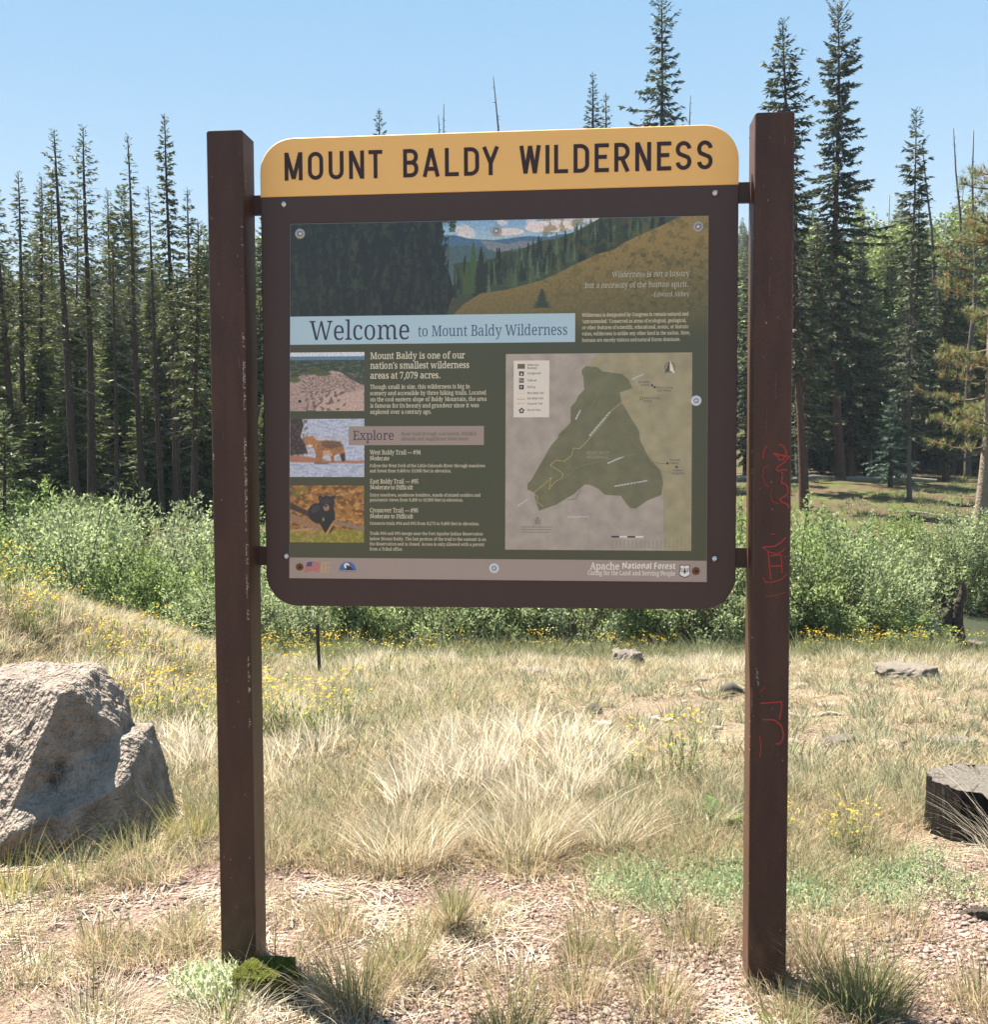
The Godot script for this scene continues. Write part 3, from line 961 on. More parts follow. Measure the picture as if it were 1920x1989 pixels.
func panel_print() -> Image:
	var im := Image.create(PW, PH, false, Image.FORMAT_RGB8)
	im.fill(rgb8(64, 67, 46))
	banner_picture(im)
	for y in range(345, 500):
		for x in range(1104, 1600):
			im.set_pixel(x, y, im.get_pixel(x, y).lerp(rgb8(64, 67, 46), smoothstep(345.0, 480.0, y)))
	im.fill_rect(Rect2i(0, 352, 1104, 148), rgb8(64, 67, 46))
	im.fill_rect(Rect2i(0, 352, 1104, 108), rgb8(160, 186, 200))
	photo_rocks(im)
	photo_coyote(im)
	photo_bear(im)
	for b in [[0, 0, 1600, 352, 3], [0, 490, 293, 226, 3], [1, 746, 293, 225, 4], [2, 1004, 291, 222, 4]]:
		soften(im, Rect2i(b[0], b[1], b[2], b[3]), b[4])
	for b in [[0, 0, 1600, 352], [0, 490, 293, 226], [1, 746, 293, 225], [2, 1004, 291, 222]]:
		grain(im, Rect2i(b[0], b[1], b[2], b[3]), 130 + b[1], 0.1, 0.07, 1.0, 4)
	im.fill_rect(Rect2i(232, 775, 526, 73), rgb8(146, 131, 124))
	im.fill_rect(Rect2i(0, 1286, PW, 80), rgb8(148, 134, 128))
	map_picture(im)
	var navy := rgb8(36, 40, 62)
	var cream := rgb8(222, 208, 188)
	write(im, "Welcome", 75, 443, 398, 74, navy)
	write(im, "to Mount Baldy Wilderness", 501, 433, 575, 40, rgb8(44, 74, 106))
	for t in [["Mount Baldy is one of our", 315, 518, 370, 25], ["nation's smallest wilderness", 315, 555, 387, 25], ["areas at 7,079 acres.", 315, 593, 276, 25], ["Though small in size, this wilderness is big in", 315, 632, 389, 16], ["scenery and accessible by three hiking trails. Located", 315, 656, 451, 16], ["on the cool eastern slope of Baldy Mountain, the area", 316, 680, 452, 16], ["is famous for its beauty and grandeur since it was", 316, 704, 423, 16], ["explored over a century ago.", 316, 728, 240, 16], ["West Baldy Trail — #94", 315, 884, 200, 17], ["East Baldy Trail — #95", 316, 996, 191, 17], ["Crossover Trail — #96", 316, 1108, 190, 17], ["Follow the West Fork of the Little Colorado River through meadows", 315, 933, 449, 12], ["and forest from 9,400 to 10,900 feet in elevation.", 315, 953, 320, 12], ["Enjoy meadows, sandstone boulders, stands of mixed conifers and", 316, 1046, 430, 12], ["panoramic views from 9,400 to 10,900 feet in elevation.", 316, 1065, 364, 12], ["Connects trails #94 and #95 from 9,275 to 9,400 feet in elevation.", 316, 1156, 428, 12], ["Trails #94 and #95 merge near the Fort Apache Indian Reservation", 316, 1195, 441, 12], ["below Mount Baldy. The last portion of the trail to the summit is on", 316, 1216, 453, 12], ["the Reservation and is closed. Access is only allowed with a permit", 316, 1236, 446, 12], ["from a Tribal office.", 316, 1256, 131, 12], ["Wilderness is designated by Congress to remain natural and", 1129, 366, 401, 13], ["'untrammeled.' Conserved as areas of ecological, geological,", 1130, 390, 391, 13], ["or other features of scientific, educational, scenic, or historic", 1130, 413, 399, 13], ["value, wilderness is unlike any other land in the nation. Here,", 1130, 436, 406, 13], ["humans are merely visitors and natural forces dominate.", 1130, 460, 370, 13]]:
		write(im, t[0], t[1], t[2], t[3], t[4], cream, "Droid Serif", 0.0, 0.3)
	for t in [["Moderate", 315, 908, 77, 15], ["Moderate to Difficult", 316, 1020, 169, 15], ["Moderate to Difficult", 316, 1132, 170, 15]]:
		write(im, t[0], t[1], t[2], t[3], t[4], cream, "Droid Serif", 0.22, 0.4)
	for t in [["Wilderness is not a luxury", 1242, 222, 290, 21], ["but a necessity of the human spirit.", 1140, 261, 389, 21], ["–Edward Abbey", 1390, 296, 142, 17]]:
		write(im, t[0], t[1] + 2, t[2] + 2, t[3], t[4], rgb8(70, 62, 40), "Droid Serif", 0.22)
		write(im, t[0], t[1], t[2], t[3], t[4], rgb8(184, 184, 168), "Droid Serif", 0.22)
	write(im, "Explore", 248, 828, 162, 36, navy)
	write(im, "these trails through cool forests. Wildlife", 438, 811, 292, 13, rgb8(74, 68, 70))
	write(im, "abounds and magnificent views await.", 438, 830, 265, 13, rgb8(74, 68, 70))
	# the foot of the panel
	for k in 7:
		fill(im, V([61 + 4 - k, 1306 + k * 5.6, 90, 1301 + k * 5.6, 123 - k, 1306 + k * 5.6, 123 - k, 1309 + k * 5.6, 90, 1304 + k * 5.6, 61 + 4 - k, 1309 + k * 5.6]), rgb8(176, 72, 74))
	fill(im, V([70, 1304, 90, 1301, 88, 1319, 67, 1321]), rgb8(60, 66, 122))
	for k in 7:
		stroke(im, V([127 - k * 0.5, 1305 + k * 6.3, 163 - (k % 3) * 7, 1305 + k * 6.3]), 3, rgb8(190, 156, 96), 8)
	var dome := []
	for k in 21:
		dome.append(Vector2(230 - cos(PI * k / 20) * 33, 1334 - sin(PI * k / 20) * 33))
	fill(im, dome, rgb8(46, 98, 160))
	oval(im, 226, 1316, 11, 11, rgb8(214, 206, 200))
	fill(im, V([224, 1313, 232, 1316, 244, 1322, 254, 1333, 222, 1333, 226, 1322]), rgb8(28, 28, 36))
	stroke(im, V([198, 1339, 264, 1339]), 3, rgb8(112, 104, 108), 6)
	write(im, "Apache", 1164, 1323, 112, 26, rgb8(224, 214, 208), "Droid Serif", 0.0, 0.4)
	write(im, "National Forest", 1285, 1321, 200, 23, rgb8(228, 218, 212), "Droid Sans", 0.3, 1.0)
	write(im, "Caring for the Land and Serving People", 1155, 1344, 329, 17, rgb8(218, 208, 202), "Droid Serif", 0.0, 0.4)
	fill(im, V([1499, 1304, 1508, 1301, 1519, 1304, 1530, 1301, 1539, 1304, 1537, 1318, 1541, 1338, 1534, 1347, 1519, 1352, 1504, 1347, 1497, 1338, 1501, 1318]), rgb8(66, 62, 68))
	fill(im, V([1502, 1307, 1509, 1304, 1519, 1307, 1529, 1304, 1536, 1307, 1534, 1319, 1538, 1337, 1532, 1344, 1519, 1348, 1506, 1344, 1500, 1337, 1504, 1319]), rgb8(222, 214, 208))
	write(im, "U", 1504, 1330, 10, 14, rgb8(60, 58, 64), "Droid Serif", 0.0, 1.0)
	write(im, "S", 1525, 1330, 9, 14, rgb8(60, 58, 64), "Droid Serif", 0.0, 1.0)
	fill(im, V([1519, 1310, 1525, 1331, 1521, 1331, 1521, 1336, 1517, 1336, 1517, 1331, 1513, 1331]), rgb8(50, 50, 56))
	for p in [[38, 1323], [1560, 1327]]:
		oval(im, p[0], p[1], 15, 14, rgb8(126, 92, 62))
	# fibre of the laminate and a few scratches
	grain(im, Rect2i(0, 352, PW, PH - 352), 121, 0.25, 0.05, 1.0, 2)
	im.adjust_bcs(1.2, 1.0, 1.0)
	return im

# painted steel with chips: one strip per side of the post round the texture, its height down it
func post_skin(s: int, worn: Array) -> ImageTexture:
	var im := Image.create(256, 1024, false, Image.FORMAT_RGB8)
	var r := dice(s)
	var f := noise(s, 0.02, 4)
	var g := noise(s + 1, 0.2, 2)
	var base := rgb8(71, 49, 39)
	for y in 1024:
		for x in 256:
			var k := 1.0 + 0.16 * f.get_noise_2d(x, y * 0.35) + 0.1 * g.get_noise_2d(x, y)
			im.set_pixel(x, y, Color(base.r * k, base.g * k, base.b * k))
	for k in 40:
		var x := r.randi_range(0, 250)
		var y0 := r.randi_range(0, 900)
		var tone := r.randf_range(0.9, 1.14)
		for y in range(y0, y0 + r.randi_range(40, 120)):
			var c := im.get_pixel(x, y)
			im.set_pixel(x, y, Color(c.r * tone, c.g * tone, c.b * tone))
	for y in range(760, 1024):
		for x in 256:
			var t := smoothstep(760.0, 905.0, y) * clampf(0.28 + 0.9 * f.get_noise_2d(x * 2.0, y * 1.5), 0, 1)
			im.set_pixel(x, y, im.get_pixel(x, y).lerp(rgb8(112, 90, 74), t * 0.5))
	for k in 90:
		var x := r.randi_range(0, 250)
		var y := r.randi_range(0, 1015)
		im.fill_rect(Rect2i(x, y, 1, r.randi_range(1, 2)), rgb8(172, 156, 146))
	for k in 16:
		var x := r.randi_range(0, 250)
		var y := r.randi_range(0, 980)
		for i in r.randi_range(8, 30):
			if r.randf() < 0.6:
				im.set_pixel(x + int(sin(i * 0.4 + k) * 1.0) + 1, y + i, rgb8(104, 84, 76))
	var patchy := noise(s + 5, 0.03, 3)
	for w in worn:
		for y in range(w[1], w[2]):
			if r.randf() < w[3] and patchy.get_noise_2d(y, w[0]) > -0.05:
				im.fill_rect(Rect2i(w[0] + r.randi_range(-1, 0), y, r.randi_range(1, 2), 1), rgb8(178, 156, 142))
	return ImageTexture.create_from_image(im)

# ---------------------------------------------------------------- the sign
func arc(cx: float, cy: float, rx: float, ry: float, a0: float, a1: float, steps := 8) -> Array:
	var out := []
	for k in steps + 1:
		var a := deg_to_rad(lerpf(a0, a1, float(k) / steps))
		out.append(Vector2(cx + cos(a) * rx, cy + sin(a) * ry))
	return out

func bowl(x0: float, x1: float, y0: float, y1: float, r: float) -> Array:
	return [Vector2(x0, y1)] + arc(x1 - r, y1 - r, r, r, 90, 0) + arc(x1 - r, y0 + r, r, r, 0, -90) + [Vector2(x0, y0)]

# the strokes of a capital letter in a box w by h with strokes t wide: [path, closed]
func strokes(ch: String, w: float, h: float, t: float) -> Array:
	var a := t / 2.0
	var b := w - a
	var r := w / 2.0 - a
	var P := func(list: Array) -> Array: return V(list)
	match ch:
		"M":
			return [[V([a, 0, a, h]), false], [V([b, 0, b, h]), false], [V([a * 1.1, h - a * 0.2, w / 2, a * 0.7]), false], [V([b - a * 0.1, h - a * 0.2, w / 2, a * 0.7]), false]]
		"O":
			return [[arc(w / 2, h - a - r, r, r, 0, 180) + arc(w / 2, a + r, r, r, 180, 360), true]]
		"U":
			return [[[Vector2(a, h)] + arc(w / 2, a + r, r, r, 180, 360) + [Vector2(b, h)], false]]
		"N":
			return [[V([a, 0, a, h]), false], [V([b, 0, b, h]), false], [V([a * 1.1, h - a * 0.2, b - a * 0.1, a * 0.2]), false]]
		"T":
			return [[V([w / 2, 0, w / 2, h]), false], [V([0, h - a, w, h - a]), false]]
		"B":
			return [[V([a, 0, a, h]), false], [bowl(a, b - t * 0.1, h * 0.52, h - a, h * 0.19), false], [bowl(a, b, a, h * 0.52, h * 0.2), false]]
		"A":
			return [[V([a * 0.9, 0, w / 2, h]), false], [V([w - a * 0.9, 0, w / 2, h]), false], [V([w * 0.24, h * 0.28, w * 0.76, h * 0.28]), false]]
		"L":
			return [[V([a, h, a, a, w, a]), false]]
		"D":
			return [[V([a, 0, a, h]), false], [bowl(a, b, a, h - a, w * 0.42), false]]
		"Y":
			return [[V([a * 0.9, h, w / 2, h * 0.42]), false], [V([w - a * 0.9, h, w / 2, h * 0.42]), false], [V([w / 2, h * 0.47, w / 2, 0]), false]]
		"W":
			return [[V([a * 0.9, h, w * 0.28, a * 0.3]), false], [V([w * 0.28, a * 0.3, w * 0.5, h - a * 0.2]), false], [V([w * 0.5, h - a * 0.2, w * 0.72, a * 0.3]), false], [V([w * 0.72, a * 0.3, w - a * 0.9, h]), false]]
		"I":
			return [[V([w / 2, 0, w / 2, h]), false]]
		"E":
			return [[V([a, 0, a, h]), false], [V([a, h - a, w, h - a]), false], [V([a, h * 0.53, w * 0.86, h * 0.53]), false], [V([a, a, w, a]), false]]
		"R":
			return [[V([a, 0, a, h]), false], [bowl(a, b, h * 0.46, h - a, h * 0.22), false], [V([w * 0.5, h * 0.46, w - a * 0.9, 0]), false]]
		"S":
			var s := (h - t) / 4.0
			return [[arc(w / 2, h - a - s, r, s, 5, 225, 12) + arc(w / 2, a + s, r, s, 45, -175, 12), false]]
	return []

func rounded(x0: float, x1: float, y0: float, y1: float, lower: float, upper: float) -> PackedVector2Array:
	var p := []
	p += arc(x0 + lower, y0 + lower, lower, lower, 180, 270, 12) if lower > 0.0 else [Vector2(x0, y0)]
	p += arc(x1 - lower, y0 + lower, lower, lower, 270, 360, 12) if lower > 0.0 else [Vector2(x1, y0)]
	p += arc(x1 - upper, y1 - upper, upper, upper, 0, 90, 12) if upper > 0.0 else [Vector2(x1, y1)]
	p += arc(x0 + upper, y1 - upper, upper, upper, 90, 180, 12) if upper > 0.0 else [Vector2(x0, y1)]
	return PackedVector2Array(p)

# a turned shape about the z axis: profile of (radius, z)
func turned(profile: Array, sides: int, col := Color.WHITE) -> ArrayMesh:
	var b := Mb.new(true)
	for i in profile.size():
		var p: Vector2 = profile[i]
		var e: Vector2 = profile[mini(i + 1, profile.size() - 1)] - profile[maxi(i - 1, 0)]
		for s in sides:
			var an := TAU * s / sides
			var nn := Vector3(cos(an) * e.y, sin(an) * e.y, -e.x)
			b.vert(Vector3(cos(an) * p.x, sin(an) * p.x, p.y), col, (-nn if nn.z < 0 else nn).normalized())
	for i in profile.size() - 1:
		for s in sides:
			var q := i * sides + s
			var w := i * sides + (s + 1) % sides
			b.face(q, w, w + sides)
			b.face(q, w + sides, q + sides)
	return b.mesh()

const POST := 0.1016
const POST_TOP := 2.3215
const BOARD_Z := -0.0697

func post_mesh(x: float) -> ArrayMesh:
	var b := Mb.new(true, true)
	var ring := []
	var c := 0.006
	for k in 4:
		var mid: Vector2 = [Vector2(POST - c, -c), Vector2(POST - c, -POST + c), Vector2(c, -POST + c), Vector2(c, -c)][k]
		for i in 4:
			var an := PI / 2 - (k * PI / 2 + PI / 2 * i / 3.0)
			var o := Vector2(cos(an), sin(an))
			ring.append([mid + o * c, o, 0.25 * k + 0.25 - (0.01 if i < 2 else -0.01)])
	var rows := [[-0.3, 0.0, 1.0], [POST_TOP - 0.005, 0.0, 0.003], [POST_TOP, 0.005, 0.0]]
	for row in rows:
		for i in ring.size() + 1:
			var e: Array = ring[i % ring.size()]
			var q: Vector2 = e[0] - e[1] * row[1]
			var u: float = e[2] if i < ring.size() else e[2] + 1.0
			b.vert(Vector3(x + q.x, row[0], q.y), Color.WHITE, Vector3(e[1].x, 0.6 if row[1] > 0.0 else 0.0, e[1].y).normalized(), Vector2(u, row[2]))
	var n := ring.size() + 1
	for j in 2:
		for i in n - 1:
			var k := j * n + i
			b.face(k, k + n, k + n + 1)
			b.face(k, k + n + 1, k + 1)
	var top := b.vert(Vector3(x + POST / 2, POST_TOP, -POST / 2), Color.WHITE, Vector3.UP, Vector2(0.1, 0.01))
	for i in n:
		b.vert(b.v[2 * n + i], Color.WHITE, Vector3.UP, Vector2(0.1, 0.012))
	for i in n - 1:
		b.face(top, top + 1 + i, top + 2 + i)
	return b.mesh()

func build_sign() -> void:
	var root := Vector3(-0.11, 0.02, -0.05)
	var sign_thing := thing("trailhead_sign", "large brown trailhead notice board with yellow header between two brown steel posts", "sign", root)
	var place := func(o: Node3D, at := Vector3.ZERO) -> Node3D:
		o.position = at - (root if o.get_parent() == sign_thing else Vector3.ZERO)
		return o
	var posts := []
	for k in 2:
		var m := paint(Color.WHITE, 0.5, 0.4)
		m.albedo_texture = post_skin(300 + k * 9, [[60, 200, 640, 0.8], [60, 20, 200, 0.12], [74, 28, 74, 0.5], [80, 45, 80, 0.4], [2, 330, 350, 0.5]] if k == 0 else [[66, 100, 900, 0.03], [253, 20, 800, 0.05], [20, 210, 214, 0.5]])
		m.normal_enabled = true
		m.normal_texture = noise_texture(310 + k, 0.06, Color.BLACK, Color.WHITE, 256, 3, 2.0)
		m.normal_scale = 0.12
		var p := put("post", post_mesh(-0.8921 if k == 0 else 0.5705), m, sign_thing)
		place.call(p)
		posts.append(p)
	posts[1].set_meta("label", "right post with red scrawled graffiti on its front")
	# scrawls on the right post
	var red := paint(rgb8(165, 56, 47), 0.8)
	var scrawls := [[0.5997, 1.4284, 0.5987, 1.4383, 0.6034, 1.4557, 0.6092, 1.4606], [0.6383, 1.4654, 0.6505, 1.4604, 0.6579, 1.448, 0.658, 1.4381, 0.6508, 1.4257, 0.6411, 1.4233, 0.6362, 1.4332, 0.6249, 1.4407], [0.6249, 1.4422, 0.6459, 1.4357, 0.6668, 1.4331], [0.6668, 1.4331, 0.6533, 1.4183, 0.6365, 1.406, 0.6331, 1.3986, 0.639, 1.3946, 0.6511, 1.3985, 0.6608, 1.3975], [0.6488, 1.3836, 0.6466, 1.3638, 0.6563, 1.3613, 0.6627, 1.3514, 0.6629, 1.3365, 0.6567, 1.3291, 0.647, 1.3241], [0.6145, 1.411, 0.6, 1.4036, 0.5978, 1.3788, 0.6053, 1.3589, 0.615, 1.3539], [0.6224, 1.349, 0.6177, 1.3291, 0.6252, 1.3142, 0.6398, 1.3092], [0.6421, 1.3241, 0.6471, 1.3142, 0.6642, 1.3067, 0.6643, 1.2968],
		[0.6186, 1.2295, 0.6308, 1.2295], [0.6592, 1.2206, 0.6481, 1.2086, 0.6312, 1.197, 0.5979, 1.1944], [0.5979, 1.1944, 0.6166, 1.182, 0.6338, 1.1771, 0.6484, 1.1821, 0.658, 1.1921], [0.6142, 1.182, 0.6169, 1.1495, 0.6212, 1.1094], [0.6192, 1.172, 0.6436, 1.1746, 0.647, 1.1756], [0.647, 1.1756, 0.6487, 1.1546, 0.6504, 1.1271], [0.617, 1.1445, 0.6487, 1.1456], [0.6016, 1.1143, 0.6076, 1.1018, 0.6223, 1.1019, 0.6491, 1.1096, 0.6636, 1.1247], [0.6079, 1.0642, 0.6324, 1.0669, 0.6592, 1.0756],
		[0.5965, 0.7785, 0.6536, 0.7839], [0.6536, 0.7839, 0.6522, 0.7639, 0.6471, 0.7349], [0.6028, 0.7352, 0.6336, 0.7346, 0.6526, 0.7194, 0.6583, 0.6972, 0.6557, 0.6804, 0.6477, 0.6702, 0.6385, 0.6706], [0.5962, 0.6904, 0.6002, 0.6625, 0.5967, 0.6317], [0.5952, 0.8074, 0.6085, 0.8215]]
	var marks := [Mb.new(true), Mb.new(true), Mb.new(true)]
	for k in scrawls.size():
		var faint := k in [5, 6, 16, 21]
		marks[0 if k < 8 else (1 if k < 17 else 2)].ribbon(V(scrawls[k]), 0.0017 if faint else 0.0027 + 0.0014 * ((k * 7) % 5) / 4.0, 0.0005 + 0.0002 * (k % 9), Color.WHITE)
	for k in 3:
		put("graffiti", marks[k].mesh(), red, posts[1])
	var chalk := Mb.new(true)
	for s in [[0.585, 0.873, 0.586, 0.871], [0.587, 0.866, 0.590, 0.860, 0.586, 0.855], [0.590, 0.852, 0.586, 0.848, 0.592, 0.844], [0.588, 0.838, 0.593, 0.832, 0.590, 0.826]]:
		chalk.ribbon(V(s), 0.0022, 0.0006, Color.WHITE)
	put("graffiti", chalk.mesh(), paint(rgb8(150, 140, 132), 0.8), posts[1]).set_meta("label", "small white scratched scribble")
	# tabs that hold the board
	var brown := paint(rgb8(68, 48, 40), 0.5, 0.5)
	brown.normal_enabled = true
	brown.normal_texture = noise_texture(331, 0.3, Color.BLACK, Color.WHITE, 256, 2, 2.0)
	brown.normal_scale = 0.15
	brown.uv1_triplanar = true
	brown.uv1_scale = Vector3(4, 4, 4)
	for y in [1.158, 2.138]:
		for x in [[-0.7925, -0.70], [0.47, 0.573]]:
			var b := Mb.new(true)
			b.box(Vector3(x[0], y - 0.027, -0.0945), Vector3(x[1], y + 0.027, -0.0822), Color.WHITE)
			place.call(put("bracket", b.mesh(), brown, sign_thing))
	# the board and its header
	var bm := Mb.new(true)
	bm.slab(rounded(-0.7652, 0.5398, 1.0178, 2.1556, 0.092, 0.0), BOARD_Z - 0.012, BOARD_Z, Color.WHITE)
	place.call(put("board", bm.mesh(), brown, sign_thing))
	var hm := Mb.new(true)
	hm.slab(rounded(-0.7652, 0.5398, 2.1562, 2.3152, 0.0, 0.094), BOARD_Z - 0.012, BOARD_Z, Color.WHITE)
	var yellow := paint(rgb8(252, 197, 116), 0.5, 0.4)
	yellow.normal_enabled = true
	yellow.normal_texture = brown.normal_texture
	yellow.normal_scale = 0.1
	yellow.uv1_triplanar = true
	yellow.uv1_scale = Vector3(4, 4, 4)
	var header := put("header_board", hm.mesh(), yellow, sign_thing)
	place.call(header)
	var ink := paint(rgb8(58, 42, 44), 0.55, 0.4)
	for l in [["M", -0.6955, -0.6448], ["O", -0.6297, -0.5866], ["U", -0.5715, -0.5294], ["N", -0.5144, -0.4721], ["T", -0.4598, -0.4212], ["B", -0.3638, -0.3218], ["A", -0.3097, -0.2634], ["L", -0.2486, -0.2105], ["D", -0.1962, -0.1547], ["Y", -0.1462, -0.1004], ["W", -0.0446, 0.0125], ["I", 0.0252, 0.0366], ["L", 0.0489, 0.0866], ["D", 0.1011, 0.1432], ["E", 0.1576, 0.196], ["R", 0.2104, 0.2513], ["N", 0.2661, 0.3086], ["E", 0.3238, 0.3618], ["S", 0.3734, 0.4152], ["S", 0.4298, 0.471]]:
		var lm := Mb.new(true)
		var z := 0.0006
		for s in strokes(l[0], l[2] - l[1], 0.0762, 0.0108):
			lm.ribbon(s[0], 0.0108, z, Color.WHITE, s[1])
			z += 0.0003
		var lo := put("letter", lm.mesh(), ink, header)
		lo.position = Vector3(l[1], 2.1995 + (l[1] + 0.7) * -0.0015, BOARD_Z)
	# the printed panel
	var tl := Vector2(-0.6811, 2.0806)
	var tr := Vector2(0.4613, 2.0755)
	var br := Vector2(0.4626, 1.0927)
	var bl := Vector2(-0.6983, 1.0963)
	var pm := Mb.new(true)
	pm.slab(PackedVector2Array([bl, br, tr, tl]), BOARD_Z + 0.0004, BOARD_Z + 0.0036, Color.WHITE, 0.0006)
	var panel := put("information_panel", pm.mesh(), paint(rgb8(150, 142, 132), 0.4), sign_thing)
	place.call(panel)
	var face := Mb.new(true, true)
	for j in 13:
		for i in 13:
			var u := i / 12.0
			var w := j / 12.0
			var q := tl.lerp(tr, u).lerp(bl.lerp(br, u), w)
			var edge := Vector2(lerpf(0.0012, -0.0012, u), lerpf(-0.0012, 0.0012, w))
			face.vert(Vector3(q.x + edge.x, q.y + edge.y, BOARD_Z + 0.0041), Color.WHITE, Vector3(0, 0, 1), Vector2(u, w))
	for j in 12:
		for i in 12:
			var k := j * 13 + i
			face.face(k, k + 1, k + 14)
			face.face(k, k + 14, k + 13)
	var pmat := paint(Color(1.0, 0.975, 0.92), 0.4, 0.6)
	pmat.albedo_texture = ImageTexture.create_from_image(panel_print())
	pmat.texture_repeat = false
	put("printed_sheet", face.mesh(), pmat, panel)
	# fixings
	var chrome := paint(rgb8(205, 205, 208), 0.22)
	chrome.metallic = 1.0
	var dome := turned([Vector2(0.0002, 0.0085), Vector2(0.004, 0.0078), Vector2(0.0075, 0.0055), Vector2(0.0092, 0.002), Vector2(0.0095, 0.0)], 18)
	for at in [Vector2(-0.6996, 2.1347), Vector2(0.4781, 2.1344), Vector2(-0.7067, 1.1585), Vector2(0.4837, 1.157)]:
		place.call(put("bolt", dome, chrome, sign_thing), Vector3(at.x, at.y, BOARD_Z))
	var nylon := paint(rgb8(176, 172, 162), 0.4)
	var ring := turned([Vector2(0.0065, 0.001), Vector2(0.0075, 0.004), Vector2(0.0115, 0.0042), Vector2(0.0138, 0.0025), Vector2(0.0142, 0.0)], 22)
	var screw := turned([Vector2(0.0002, 0.0055), Vector2(0.003, 0.0052), Vector2(0.0056, 0.0035), Vector2(0.0064, 0.0005)], 16)
	for at in [Vector3(-0.6532, 2.0529, 0), Vector3(-0.1082, 2.048, 0), Vector3(0.4337, 2.0465, 0), Vector3(0.431, 1.584, 1), Vector3(-0.1181, 1.1281, 1)]:
		var w := put("washer", ring, nylon if at.z == 0 else paint(rgb8(226, 230, 226), 0.4), panel)
		w.position = Vector3(at.x, at.y, BOARD_Z + 0.0042)
		var sc := put("screw", screw, chrome, panel)
		sc.position = Vector3(at.x, at.y, BOARD_Z + 0.0044)
	var rust := paint(rgb8(120, 82, 52), 0.8)
	var hollow := turned([Vector2(0.0002, 0.0006), Vector2(0.003, 0.0008), Vector2(0.006, 0.003), Vector2(0.0095, 0.0022), Vector2(0.0105, 0.0)], 18)
	var stub := turned([Vector2(0.0002, 0.0032), Vector2(0.0026, 0.003), Vector2(0.0034, 0.001)], 10)
	for at in [Vector2(-0.6669, 1.1287), Vector2(0.4327, 1.1235)]:
		var w := put("rusty_grommet", hollow, rust, panel)
		w.position = Vector3(at.x, at.y, BOARD_Z + 0.0042)
		var sb := put("screw", stub, paint(rgb8(46, 32, 26), 0.6), panel)
		sb.position = Vector3(at.x + 0.001, at.y - 0.001, BOARD_Z + 0.0046)

# ---------------------------------------------------------------- the scene
const EXPOSURE := 4.6
const SUN := 1.6

func _ready() -> void:
	var cam := Camera3D.new()
	cam.name = "camera"
	cam.position = Vector3(0.1419, 1.4336, 2.8126)
	cam.rotation = Vector3(-0.0519, 0.09, -0.0042)
	cam.fov = 51.982
	cam.near = 0.05
	cam.far = 600.0
	add_child(cam)
	cam.current = true
	var env := Environment.new()
	env.background_mode = Environment.BG_SKY
	var sky_mat := ProceduralSkyMaterial.new()
	sky_mat.sky_top_color = lin(0.0533, 0.1141, 0.1848)
	sky_mat.sky_horizon_color = lin(0.2152, 0.2391, 0.2478)
	sky_mat.sky_curve = 0.15
	sky_mat.ground_horizon_color = lin(0.2, 0.19, 0.16)
	sky_mat.ground_bottom_color = lin(0.18, 0.15, 0.11)
	sky_mat.sun_angle_max = 6.0
	var sky := Sky.new()
	sky.sky_material = sky_mat
	env.sky = sky
	env.tonemap_mode = Environment.TONE_MAPPER_LINEAR
	env.tonemap_exposure = EXPOSURE
	env.fog_enabled = true
	env.fog_light_color = Color(0.8, 0.88, 0.95)
	env.fog_density = 0.0004
	env.sdfgi_enabled = true
	env.ssao_enabled = true
	env.ssil_enabled = true
	var we := WorldEnvironment.new()
	we.name = "environment"
	we.environment = env
	add_child(we)
	var sun := DirectionalLight3D.new()
	sun.name = "sun"
	sun.light_color = Color(1.0, 0.955, 0.89)
	sun.light_energy = SUN
	sun.light_angular_distance = 0.5
	sun.shadow_enabled = true
	sun.look_at_from_position(Vector3(-0.405, 0.855, -0.322), Vector3.ZERO)
	add_child(sun)

	bark_mat = tinted(0.9, 0.2)
	bark_mat.normal_enabled = true
	bark_mat.normal_texture = noise_texture(21, 0.06, Color.BLACK, Color.WHITE, 256, 3, 6.0)
	bark_mat.uv1_triplanar = true
	bark_mat.uv1_scale = Vector3(3, 0.8, 3)
	needle_mat = tinted(0.6, 0.35, 0.8)
	twig_mat = tinted(0.9, 0.2)
	leaf_mat = tinted(0.6, 0.35, 1.0)
	grass_mat = tinted(0.6, 0.3, 1.0)

	build_ground()
	build_sign()
	build_boulder()
	build_trees()
	build_willows()
	build_objects()
	build_grass()

